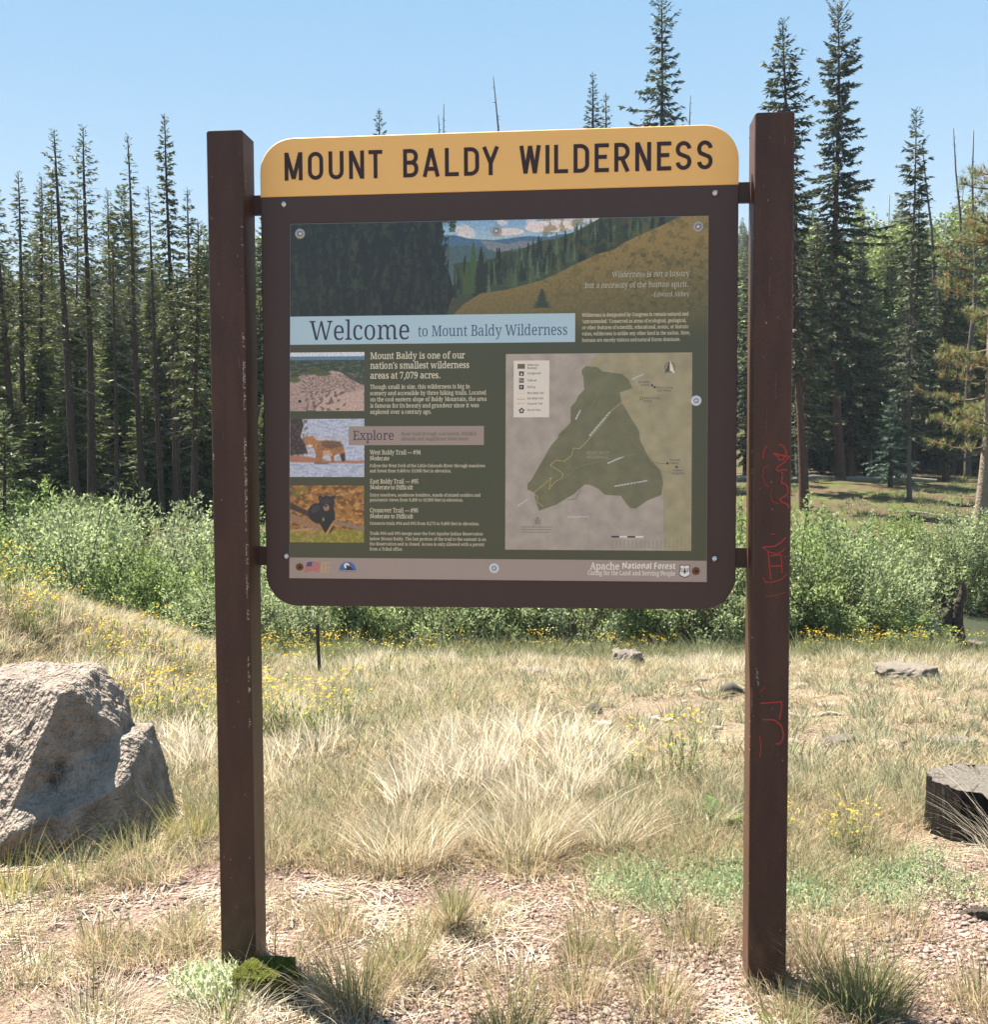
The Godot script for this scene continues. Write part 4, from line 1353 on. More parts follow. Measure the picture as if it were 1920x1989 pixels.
# ---------------------------------------------------------------- ground and creek
func build_ground() -> void:
	var b := Mb.new(true)
	var rows := []
	var d := -30.0
	while d < 240.0:
		rows.append(d)
		d += 4.0 if d < -6.0 else (0.7 if d < 1.5 else (0.035 if d < 4.5 else (0.05 if d < 6.0 else maxf(0.07, d * 0.014))))
	var cols := 300
	var patch := noise(40, 0.55, 4)
	var fine := noise(41, 3.5, 4)
	for dd in rows:
		for i in cols + 1:
			var t := 2.0 * i / cols - 1.0
			var u := 1.7 * (0.4 * t + 0.6 * t * t * t)
			var x: float = u * (absf(dd) * 0.8 + 4.0)
			var p := site(x, dd)
			var hx := height(x + 0.03, dd) - height(x - 0.03, dd)
			var hd := height(x, dd + 0.03) - height(x, dd - 0.03)
			var nn := (Vector3.UP * 0.06 - Vector3(0.99595, 0, -0.08988) * hx - Vector3(-0.08988, 0, -0.99595) * hd).normalized()
			var m := patch.get_noise_2d(x, dd)
			var f := fine.get_noise_2d(x, dd)
			var dirt := Color(0.33, 0.25, 0.215).lerp(Color(0.27, 0.195, 0.165), clampf(m + 0.5, 0, 1))
			var meadow := Color(0.35, 0.285, 0.22).lerp(Color(0.27, 0.225, 0.155), clampf(f + 0.4, 0, 1))
			var col := dirt.lerp(meadow, smoothstep(3.5, 4.4, dd + m * 0.8 + f * 0.3))
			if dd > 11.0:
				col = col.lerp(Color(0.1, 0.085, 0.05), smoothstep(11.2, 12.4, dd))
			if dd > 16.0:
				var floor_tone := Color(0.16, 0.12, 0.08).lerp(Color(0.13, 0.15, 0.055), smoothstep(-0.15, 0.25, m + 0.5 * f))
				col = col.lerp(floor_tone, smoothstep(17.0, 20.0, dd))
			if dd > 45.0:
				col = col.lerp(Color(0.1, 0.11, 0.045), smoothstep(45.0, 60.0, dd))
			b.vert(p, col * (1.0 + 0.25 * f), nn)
	var n := cols + 1
	for j in rows.size() - 1:
		for i in cols:
			var k := j * n + i
			b.face(k, k + n, k + n + 1)
			b.face(k, k + n + 1, k + 1)
	var m := tinted(0.95, 0.2)
	m.albedo_texture = noise_texture(42, 0.03, Color(0.62, 0.6, 0.58), Color(1, 1, 1), 1024, 6)
	m.uv1_triplanar = true
	m.uv1_world_triplanar = true
	m.uv1_scale = Vector3(1.1, 1.1, 1.1)
	m.heightmap_enabled = true
	m.heightmap_texture = noise_texture(43, 0.05, Color.BLACK, Color.WHITE, 1024, 5)
	m.heightmap_scale = 2.2
	kind(put("ground", b.mesh(), m), "structure", "pale gravelly ground and dry meadow falling to a creek")
	# the creek behind the willows
	var w := Mb.new(true)
	for i in 41:
		var x := -26.0 + i * 1.6
		for e in [12.4, 15.9]:
			var q := site(x, e)
			w.vert(Vector3(q.x, -0.93, q.z), Color.WHITE, Vector3.UP)
	for i in 40:
		w.face(i * 2, i * 2 + 1, i * 2 + 3)
		w.face(i * 2, i * 2 + 3, i * 2 + 2)
	var wm := paint(lin(0.05, 0.06, 0.04), 0.12, 0.5)
	wm.normal_enabled = true
	wm.normal_texture = noise_texture(44, 0.02, Color.BLACK, Color.WHITE, 512, 3, 4.0)
	wm.uv1_triplanar = true
	wm.uv1_scale = Vector3(0.6, 0.6, 0.6)
	wm.normal_scale = 0.25
	kind(put("creek_water", w.mesh(), wm), "structure", "shallow creek running behind the willows")

func stone_mat(a: Color, b: Color, s: int, scale := 2.0) -> StandardMaterial3D:
	var m := paint(Color.WHITE, 0.9, 0.25)
	m.albedo_texture = noise_texture(s, 0.012, a, b, 512, 6)
	m.uv1_triplanar = true
	m.uv1_scale = Vector3(scale, scale, scale)
	m.normal_enabled = true
	m.normal_texture = noise_texture(s + 1, 0.03, Color.BLACK, Color.WHITE, 512, 5, 8.0)
	m.normal_scale = 1.0
	m.heightmap_enabled = true
	m.heightmap_texture = noise_texture(s + 2, 0.05, Color.BLACK, Color.WHITE, 512, 6)
	m.heightmap_scale = 2.4
	return m

var grey_stone: StandardMaterial3D
var tan_stone: StandardMaterial3D

func build_boulder() -> void:
	grey_stone = stone_mat(lin(0.13, 0.108, 0.09), lin(0.35, 0.305, 0.262), 50, 1.6)
	tan_stone = stone_mat(lin(0.36, 0.31, 0.26), lin(0.52, 0.47, 0.41), 54, 4.0)
	# faces in metres: x to the right, y up, z towards the path
	var top_block := [
		[Vector3(-0.03, 0.99, 0.10).normalized(), 0.37],
		[Vector3(-0.42, 0.50, 0.75).normalized(), 0.235],
		[Vector3(0.76, 0.04, 0.65).normalized(), 0.185],
		[Vector3(0.80, 0.60, 0.02).normalized(), 0.335],
		[Vector3(0.98, 0.2, -0.1).normalized(), 0.33],
		[Vector3(-1.0, 0.2, 0.0).normalized(), 0.80],
		[Vector3(-0.62, 0.78, 0.05).normalized(), 0.53],
		[Vector3(0.1, 0.2, -1.0).normalized(), 0.38],
		[Vector3(0.30, -0.45, 0.84).normalized(), 0.40],
		[Vector3(-0.2, 0.0, 0.98).normalized(), 0.46],
		[Vector3(0.0, -1.0, 0.0), 0.4],
	]
	var ledge := [
		[Vector3(0.22, 0.80, 0.55).normalized(), 0.15],
		[Vector3(0.70, 0.68, 0.20).normalized(), 0.315],
		[Vector3(0.66, -0.06, 0.75).normalized(), 0.345],
		[Vector3(0.97, 0.22, 0.0).normalized(), 0.40],
		[Vector3(-0.40, 0.60, 0.69).normalized(), 0.205],
		[Vector3(0.30, -0.5, 0.80).normalized(), 0.37],
		[Vector3(-1.0, 0.1, 0.0).normalized(), 0.1],
		[Vector3(0.1, 1.0, 0.0).normalized(), 0.17],
		[Vector3(0.1, 0.1, -1.0).normalized(), 0.36],
		[Vector3(0.0, -1.0, 0.0), 0.4],
	]
	var cuts := [[Vector3(0.5, 0.42, 0.75).normalized(), 0.05, 0.14], [Vector3(0.45, 0.1, 0.88).normalized(), 0.06, 0.12], [Vector3(0.3, -0.3, 0.9).normalized(), 0.04, 0.12], [Vector3(-0.5, 0.55, 0.65).normalized(), 0.02, 0.1]]
	var stone := tag(put("boulder", rock(60, [top_block, ledge], Vector3.ONE, 0.05, 380, 230, 70.0, cuts), grey_stone), "big rough grey boulder lit on its top beside the left post", "boulder")
	stone.position = site(-1.72, 4.02, 0.21)
	stone.scale = Vector3(0.82, 0.98, 0.92)
	stone.rotation.y = 0.09
	# the green stone at the foot of the left post
	var green := stone_mat(lin(0.05, 0.08, 0.012), lin(0.23, 0.23, 0.035), 64, 12.0)
	var blocky := [[Vector3(0, 1, 0.15).normalized(), 0.8], [Vector3(0, 0, 1), 0.85], [Vector3(1, 0.1, 0.1).normalized(), 0.9], [Vector3(-1, 0.3, 0).normalized(), 0.95], [Vector3(0, 0, -1), 0.9], [Vector3(0, -1, 0), 0.8]]
	var gs := tag(put("stone", rock(66, blocky, Vector3(0.092, 0.062, 0.056), 0.3, 110, 70, 7.0), green), "yellow-green lichen-covered block leaning at the foot of the left post", "stone")
	gs.position = site(-0.622, 2.74, 0.035)
	gs.rotation = Vector3(0.05, -0.1, 0.1)
	# stones in the meadow
	var forms := []
	for k in 4:
		forms.append(rock(70 + k * 3, random_planes(80 + k, 9), Vector3.ONE, 0.3, 64, 40, 9.0))
	for q in [
		["pale rounded rock at the meadow edge below the board", 1.26, 9.75, 0.2, 0.17, 0.16, 0.0],
		["low flat stone in thin grass below the middle of the board", 0.3, 8.9, 0.24, 0.08, 0.15, 0.3],
		["grey lump of rock half sunk in the grass below the board", 0.61, 6.35, 0.075, 0.055, 0.06, 0.8],
		["broad tan slab of rock in front of the right-hand willows", 3.27, 8.2, 0.32, 0.13, 0.22, 0.2],
		["blunt tan rock in the grass right of the right post", 1.82, 5.5, 0.115, 0.06, 0.08, -0.3],
		["long pale slab above the cut stump", 2.45, 5.5, 0.16, 0.045, 0.1, 0.25],
		["thin pale stone between the slab and the right post", 2.6, 7.2, 0.13, 0.035, 0.08, 0.4],
		["smooth blue-grey stone on the gravel below the cut stump", 1.5, 3.2, 0.06, 0.035, 0.045, 0.1],
		["small pale stone left of the long slab", 2.08, 5.35, 0.06, 0.04, 0.05, 0.9],
		["flat pale ledge at the far right of the meadow", 4.3, 9.4, 0.3, 0.06, 0.15, 0.0],
		["reddish stone beside the long slab", 2.3, 5.0, 0.05, 0.025, 0.035, 0.5],
		["dark rock under the weathered dead stump by the creek", 5.62, 12.3, 0.28, 0.16, 0.2, 0.3],
	]:
		var o := tag(put("meadow_stone", forms[int(q[3] * 100) % 4], grey_stone if "grey" in q[0] or "dark" in q[0] else tan_stone), q[0], "stone", "stones lying in the meadow")
		o.position = site(q[1], q[2], q[4] * 0.12)
		o.scale = Vector3(q[3], q[4], q[5]) * 0.84
		o.rotation.y = q[6]
	# loose gravel
	var r := dice(90)
	var peb := []
	for k in 3:
		peb.append(rock(92 + k, random_planes(95 + k, 5), Vector3.ONE, 0.22, 9, 6, 14.0))
	var thick := noise(97, 0.9, 3)
	for k in 3:
		var where := []
		for i in 34000:
			var d := r.randf_range(2.2, 4.1)
			var x := r.randf_range(-1.0, 1.0) * (0.52 * d + 0.4)
			var heavy := exp(-(pow(x - 0.75, 2) / 0.5 + pow(d - 2.75, 2) / 0.5))
			if r.randf() > 0.2 + 0.5 * thick.get_noise_2d(x, d) + 0.5 * heavy:
				continue
			if d > 3.7 + 0.4 * thick.get_noise_2d(x * 2.0, 5.0):
				continue
			var s := 0.0014 + 0.0026 * r.randf() + 0.0075 * pow(r.randf(), 7.0) + (0.0025 * r.randf() if r.randf() < heavy else 0.0)
			var basis := Basis.from_euler(Vector3(r.randf() * TAU, r.randf() * TAU, r.randf() * TAU)).scaled(Vector3(s, s * r.randf_range(0.5, 0.9), s * r.randf_range(0.7, 1.3)))
			var tone := Color(0.34, 0.25, 0.2).lerp(Color(0.24, 0.195, 0.18), r.randf()) * r.randf_range(0.5, 1.2)
			where.append([Transform3D(basis, site(x, d, s * 0.25)), tone])
		for i in 60:
			var d := r.randf_range(4.4, 10.8)
			var x := r.randf_range(-0.3, 0.55) * d
			var s := 0.014 + 0.04 * pow(r.randf(), 2.5)
			where.append([Transform3D(Basis.from_euler(Vector3(r.randf_range(-0.2, 0.2), r.randf() * TAU, 0)).scaled(Vector3(s * 1.4, s * 0.6, s)), site(x, d, s * 0.2)), Color(0.24, 0.2, 0.17) * r.randf_range(0.7, 1.3)])
		scatter("gravel", "loose pinkish and grey gravel in the foreground", peb[k], tinted(0.9, 0.25), where)

# ---------------------------------------------------------------- forest
func build_trees() -> void:
	var r := dice(1000)
	var dark := Color(0.05, 0.066, 0.027)
	var lit := Color(0.115, 0.13, 0.042)
	# the stand on the left: [name, x, d, height above the base line, lean, reach, crown start, options, label]
	for q in [
		[-11.4, 25.0, 8.19, -0.35, 0.95, 0.5, {"dens": 0.75, "foot": 0.093, "bare": 0.25}, "slim spruce with ragged top at the left edge of the photo"],
		[-11.5, 26.0, 8.37, -0.1, 0.85, 0.5, {"dens": 0.7, "foot": 0.081, "bare": 0.2}, "front one of two twin-topped spruces near the left edge"],
		[-11.3, 26.5, 8.42, 0.05, 0.7, 0.55, {"dens": 0.7, "foot": 0.056, "bare": 0.2}, "rear one of two twin-topped spruces near the left edge"],
		[-8.75, 22.0, 8.2, -0.3, 0.85, 0.5, {"dens": 0.55, "foot": 0.099, "bare": 0.35, "ragged": 0.8}, "tall thick-trunked spruce leaning left, sparse top, third tall tip from the left"],
		[-8.85, 23.0, 8.58, 0.05, 1.0, 0.5, {"dens": 0.6, "foot": 0.093, "bare": 0.3, "ragged": 0.8}, "tall spruce with forked-looking sparse top, fourth tall tip from the left"],
		[-7.3, 22.0, 8.06, -0.25, 0.75, 0.45, {"dens": 0.12, "foot": 0.068, "bare": 0.85, "dead": 0.9}, "half-dead spruce with bare spindly top left of the left post"],
		[-7.6, 25.0, 9.46, -0.05, 0.75, 0.45, {"dens": 1.25, "foot": 0.074, "slim": 0.75, "ragged": 0.35}, "tallest and densest narrow spruce of the left stand"],
		[-7.45, 23.6, 7.4, -0.2, 0.5, 0.7, {"dens": 0.15, "foot": 0.062, "bare": 0.9, "dead": 0.9}, "bare dead spruce stem just left of the densest narrow spruce"],
		[-6.9, 24.0, 7.49, 0.05, 0.75, 0.5, {"dens": 0.8, "foot": 0.068, "bare": 0.15}, "spruce with rounded top nearest the left post"],
		[-13.3, 31.0, 9.3, 0.1, 0.9, 0.4, {"dens": 0.6, "foot": 0.068}, "thin spruce behind the twin-topped spruces"],
		[-13.8, 33.0, 9.9, 0.1, 0.9, 0.35, {"dens": 0.7, "foot": 0.068}, "spruce left of and behind the thick-trunked leaning spruce"],
		[-10.2, 28.0, 8.5, 0.1, 0.95, 0.4, {"dens": 0.75, "foot": 0.068}, "spruce with leaning tip behind and right of the forked-looking one"],
		[-11.3, 33.0, 9.2, 0.1, 0.9, 0.35, {"dens": 0.6, "foot": 0.062}, "shorter spruce behind the half-dead spruce"],
		[-13.4, 34.0, 9.95, 0.1, 0.9, 0.35, {"dens": 0.7, "foot": 0.062}, "spruce seen between the leaning and the forked-looking spruce"],
		[-7.6, 21.0, 5.7, 0.1, 0.8, 0.75, {"dens": 0.2, "foot": 0.043, "bare": 0.9, "dead": 1.2, "low": 0.2}, "thin dead spruce with pale drooping twigs in front of the left stand"],
		[-7.2, 24.2, 5.7, -0.05, 0.7, 0.6, {"dens": 0.5, "foot": 0.056, "bare": 0.6, "dead": 0.9}, "short dark spruce stem between the dense narrow spruce and the left post"],
		[-6.1, 21.5, 6.2, 0.12, 0.9, 0.35, {"dens": 0.8, "foot": 0.056}, "dark spruce half hidden by the left post"],
	]:
		var foot := height(q[0], q[1])
		var o: Dictionary = q[6]
		o["lean"] = q[3]
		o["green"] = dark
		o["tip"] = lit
		o["size"] = 0.145
		o["step"] = 0.17
		if not o.has("dead"):
			o["dead"] = 0.75
		if not o.has("low"):
			o["low"] = 0.22
		plant_tree("spruce_tree", q[7], "spruce", q[0], q[1], spruce(r.randi(), q[2] - foot, q[4] * 0.8, q[5], o), "tall slender spruces left of the sign")
	# the young spruce at the left edge
	plant_tree("young_spruce", "young light green spruce at the left edge of the photo among the willows", "spruce", -7.45, 16.0, spruce(1101, 2.15 - height(-7.45, 16.0), 0.85, 0.1, {"green": Color(0.075, 0.105, 0.04), "tip": Color(0.12, 0.16, 0.055), "size": 0.13, "step": 0.13, "dens": 0.9, "dead": 0.0, "foot": 0.035}))
	# behind the board
	for q in [[-5.2, 48.0, 17.1, 0.15, 1.7, 0.2, {"dens": 0.8}, "small spruce tip above the left part of the yellow header"], [4.04, 44.0, 17.15, 0.0, 1.8, 0.2, {"dens": 0.6}, "taller of two slim spruce tips above the right part of the header"], [4.85, 46.0, 17.0, 0.0, 1.3, 0.2, {"dens": 0.6}, "shorter of two slim spruce tips above the right part of the header"], [6.6, 40.0, 18.9, -0.45, 1.6, 0.25, {"dens": 0.85, "ragged": 0.9, "slim": 0.6, "droop": 0.6, "foot": 0.17}, "tall ragged spruce whose top runs out of the photo above the header"]]:
		var o: Dictionary = q[6]
		o["lean"] = q[3]
		o["green"] = Color(0.036, 0.055, 0.036)
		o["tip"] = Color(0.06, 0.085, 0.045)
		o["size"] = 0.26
		o["step"] = 0.3
		plant_tree("spruce_tree", q[7], "spruce", q[0], q[1], spruce(r.randi(), q[2] - height(q[0], q[1]), q[4], q[5], o))
	for q in [[-1.95, 45.0, 16.3, -0.1, "bare dead tree tip above the middle of the header, left one"], [0.5, 40.0, 15.65, -0.5, "tallest bare dead tree tip above the middle of the header"], [-1.4, 42.0, 14.9, -0.9, "bare dead tree tip slanting left above the middle of the header"], [8.5, 45.0, 16.6, -0.1, "thin bare dead tree tip right of the tall ragged spruce"], [10.0, 34.0, 13.3, -0.8, "bare dead stem leaning beside the right post"], [18.1, 40.0, 13.6, -0.1, "bare dead stem with spindly top, rightmost on the skyline"], [18.5, 42.0, 14.3, -0.2, "straight bare dead stem left of the rightmost one on the skyline"], [17.9, 42.0, 13.7, -0.9, "curved bare dead stem above the right-hand aspens"]]:
		plant_tree("dead_tree", q[4], "dead tree", q[0], q[1], snag(r.randi(), q[2] - height(q[0], q[1]), 0.13, q[3]), "bare dead trees on the skyline")
	# the right side
	var deep := Color(0.034, 0.05, 0.03)
	var olive := Color(0.085, 0.095, 0.042)
	for q in [
		[8.0, 27.0, 12.42, -0.67, 0.92, 0.28, {"dens": 1.0, "foot": 0.105, "ragged": 0.8, "slim": 0.55, "bare": 0.3}, "tall dark spruce rising behind the right post"],
		[11.6, 35.0, 16.05, -0.49, 1.5, 0.2, {"dens": 1.5, "foot": 0.140, "ragged": 0.9, "slim": 0.5, "bare": 0.15}, "tallest spruce right of the sign, thick reddish trunk on a mound"],
		[11.5, 29.0, 10.8, -0.06, 0.95, 0.18, {"dens": 0.8, "foot": 0.06, "ragged": 0.7, "slim": 0.55, "bare": 0.45, "dead": 1.2, "bark": Color(0.1, 0.09, 0.08)}, "lone narrow spruce with grey lichen-hung limbs, right side"],
		[10.4, 38.0, 11.2, 0.1, 1.6, 0.2, {"dens": 1.1, "foot": 0.140, "slim": 0.7}, "dark bushy spruce between the right post and the tallest spruce"],
		[13.6, 40.0, 9.6, 0.2, 1.5, 0.15, {"dens": 1.1, "foot": 0.140, "slim": 0.7}, "dark spruce in the shade just right of the tallest spruce"],
		[14.9, 42.0, 8.3, 0.2, 1.5, 0.15, {"dens": 1.0, "foot": 0.112, "bare": 0.5, "dead": 1.0}, "brownish drooping spruce left of the lone narrow spruce"],
		[16.4, 38.0, 9.0, -0.3, 1.4, 0.12, {"dens": 1.1, "foot": 0.119}, "grey-green spruce right of the lone narrow spruce"],
		[17.3, 43.0, 12.2, -0.2, 1.5, 0.15, {"dens": 0.9, "foot": 0.126}, "dark spruce under the skyline snags at the right"],
		[9.6, 40.0, 9.0, 0.2, 1.7, 0.1, {"dens": 1.1, "foot": 0.12}, "bushy spruce low behind the right post"],
		[12.9, 44.0, 10.5, -0.2, 1.8, 0.1, {"dens": 1.1, "foot": 0.13}, "bushy spruce low behind the tallest spruce on the right"],
		[19.0, 43.0, 10.8, 0.2, 1.8, 0.1, {"dens": 1.1, "foot": 0.13}, "bushy spruce behind the brownish pine at the right edge"],
		[15.8, 46.0, 11.0, 0.2, 1.7, 0.1, {"dens": 1.1, "foot": 0.13}, "dark spruce directly behind the lone narrow spruce"],
		[9.2, 31.0, 8.2, 0.2, 1.3, 0.2, {"dens": 0.9, "foot": 0.098}, "spruce filling the gap beside the right post"],
	]:
		var o: Dictionary = q[6]
		o["lean"] = q[3]
		if not o.has("green"):
			o["green"] = deep
			o["tip"] = olive
		o["size"] = 0.22
		o["step"] = 0.21
		o["droop"] = 0.5
		if not o.has("bark"):
			o["bark"] = Color(0.085, 0.05, 0.037)
		plant_tree("spruce_tree", q[7], "spruce", q[0] - q[3] * 0.0, q[1], spruce(r.randi(), q[2] - height(q[0], q[1]), q[4], q[5], o), "spruces right of the sign")
	plant_tree("blue_spruce", "small blue-green young spruce standing on the shaded forest floor", "spruce", 12.1, 32.0, spruce(1200, 2.75, 1.0, 0.08, {"green": Color(0.07, 0.12, 0.085), "tip": Color(0.11, 0.17, 0.12), "size": 0.16, "step": 0.16, "dens": 1.0, "dead": 0.0, "foot": 0.06}))
	plant_tree("young_spruce", "small dark young spruce left of the tallest spruce on the right", "spruce", 9.1, 33.0, spruce(1201, 2.3, 0.9, 0.08, {"green": Color(0.05, 0.08, 0.05), "tip": Color(0.08, 0.12, 0.06), "size": 0.16, "step": 0.17, "dead": 0.0, "foot": 0.06}))
	plant_tree("pine_tree", "yellowish-brown long-needled pine at the right edge of the photo", "pine", 9.95, 21.5, pine(1300, 7.3 - height(9.95, 21.5), 1.75, 0.26))
	# forest behind, grown from a few kinds
	var kinds := []
	for k in 5:
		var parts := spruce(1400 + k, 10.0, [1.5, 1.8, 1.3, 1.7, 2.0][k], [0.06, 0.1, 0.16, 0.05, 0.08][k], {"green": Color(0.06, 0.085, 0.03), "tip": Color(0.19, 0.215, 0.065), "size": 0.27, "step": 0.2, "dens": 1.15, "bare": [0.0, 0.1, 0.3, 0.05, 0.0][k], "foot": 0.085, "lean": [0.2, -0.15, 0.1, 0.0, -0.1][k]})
		kinds.append(parts)
	var first := [null, null, null, null, null]
	var spots := []
	for i in 96:
		var d := r.randf_range(24.5, 46.0)
		spots.append([r.randf_range(-0.56, -0.2) * d, d, 1.43 + d * r.randf_range(0.06, 0.185), "green spruce in the dense growth behind the tall spruces on the left", "background spruces left of the sign"])
	for i in 12:
		var d := r.randf_range(32.0, 60.0)
		spots.append([r.randf_range(-0.21, 0.22) * d, d, 1.43 + d * r.randf_range(0.13, 0.22), "spruce in the forest straight behind the notice board", "background spruces behind the board"])
	for i in 66:
		var d := r.randf_range(40.0, 72.0)
		spots.append([r.randf_range(0.25, 0.56) * d, d, 1.43 + d * r.randf_range(0.13, 0.215), "green spruce on the wooded slope right of the right post", "background spruces right of the sign"])
	for i in 30:
		var d := r.randf_range(70.0, 100.0)
		spots.append([r.randf_range(0.22, 0.54) * d, d, 1.43 + d * r.randf_range(0.2, 0.245), "distant spruce on the skyline of the wooded slope on the right", "distant spruces on the right-hand slope"])
	for i in spots.size():
		var q: Array = spots[i]
		var k := i % 5
		var tall: float = maxf(3.0, q[2] - height(q[0], q[1]))
		var sc := Vector3.ONE * (tall / 10.0)
		sc.x *= r.randf_range(1.0, 1.5)
		sc.z = sc.x
		if first[k] == null:
			var t := plant_tree("background_spruce", q[3], "spruce", q[0], q[1], kinds[k], q[4])
			t.rotation.y = r.randf() * TAU
			t.scale = sc
			first[k] = t
		else:
			copy_tree(first[k], q[3], q[0], q[1], r.randf() * TAU, sc, q[4], "background_spruce")
	# aspens on the right-hand slope
	var asp := [broadleaf(1500, 9.0, 1.8, Color(0.15, 0.2, 0.055), 0.15), broadleaf(1501, 8.0, 2.0, Color(0.13, 0.175, 0.06), 0.15)]
	var fa := [null, null]
	for q in [[20.2, 55.0, 15.6, "bright green aspen right of the tallest spruce"], [21.6, 60.0, 14.5, "yellow-green aspen left of the lone narrow spruce"], [29.6, 68.0, 19.4, "bright aspen below the skyline snags at the right"], [24.6, 58.0, 10.8, "lime green aspen low beside the lone narrow spruce"], [27.0, 72.0, 18.2, "pale grey-green aspen on the skyline right of the lone spruce"], [19.0, 50.0, 7.5, "green aspen low behind the tallest spruce"], [23.0, 54.0, 8.0, "lime green aspen in front of the slope left of the lone spruce"], [31.5, 74.0, 18.5, "bright aspen at the right end of the skyline"], [26.0, 75.0, 17.6, "grey-green aspen at the middle of the right-hand skyline"], [-17.2, 46.0, 8.4, "light green broadleaf tree deep in the left stand"], [-12.0, 45.0, 7.4, "light green broadleaf tree behind the dense narrow spruce"], [-13.0, 30.0, 4.6, "low light green tree between the trunks at the far left"], [-9.6, 27.5, 3.6, "low light green tree between the trunks behind the leaning spruce"], [-8.2, 29.0, 4.4, "low light green tree between the trunks near the left post"], [-11.4, 36.0, 6.2, "light green tree in the middle of the left stand"], [16.6, 47.0, 10.5, "yellow-green aspen between the tallest and the lone narrow spruce"], [20.5, 48.0, 11.5, "yellow-green aspen behind the brownish pine"], [22.5, 52.0, 13.6, "tall yellow-green aspen under the skyline snags"], [13.2, 48.0, 12.6, "yellow-green aspen just right of the tallest spruce"]]:
		var k := 0 if fa[0] == null else (1 if fa[1] == null else r.randi_range(0, 1))
		var tall: float = q[2] - height(q[0], q[1])
		if fa[k] == null:
			fa[k] = plant_tree("aspen_tree", q[3], "aspen", q[0], q[1], asp[k], "aspens among the spruces")
			fa[k].scale = Vector3.ONE * tall / (9.0 - k)
		else:
			copy_tree(fa[k], q[3], q[0], q[1], r.randf() * TAU, Vector3.ONE * tall / (9.0 - k), "aspens among the spruces", "aspen_tree")
	# the far wood that closes the view
	var far := []
	for i in 1900:
		var d := r.randf_range(48.0, 190.0)
		var x := r.randf_range(-1.4, 1.2) * d
		if d < 85.0 and x > 0.22 * d and x < 0.56 * d:
			continue
		var s := r.randf_range(0.8, 1.35)
		if x > -0.2 * d:
			s *= 0.8
		far.append([Transform3D(Basis(Vector3.UP, r.randf() * TAU).scaled(Vector3(s * 1.2, s, s * 1.2)), site(x, d)), Color.WHITE * r.randf_range(0.75, 1.3)])
	scatter("distant_forest", "distant conifer forest closing the view", kinds[3][1], needle_mat, far)

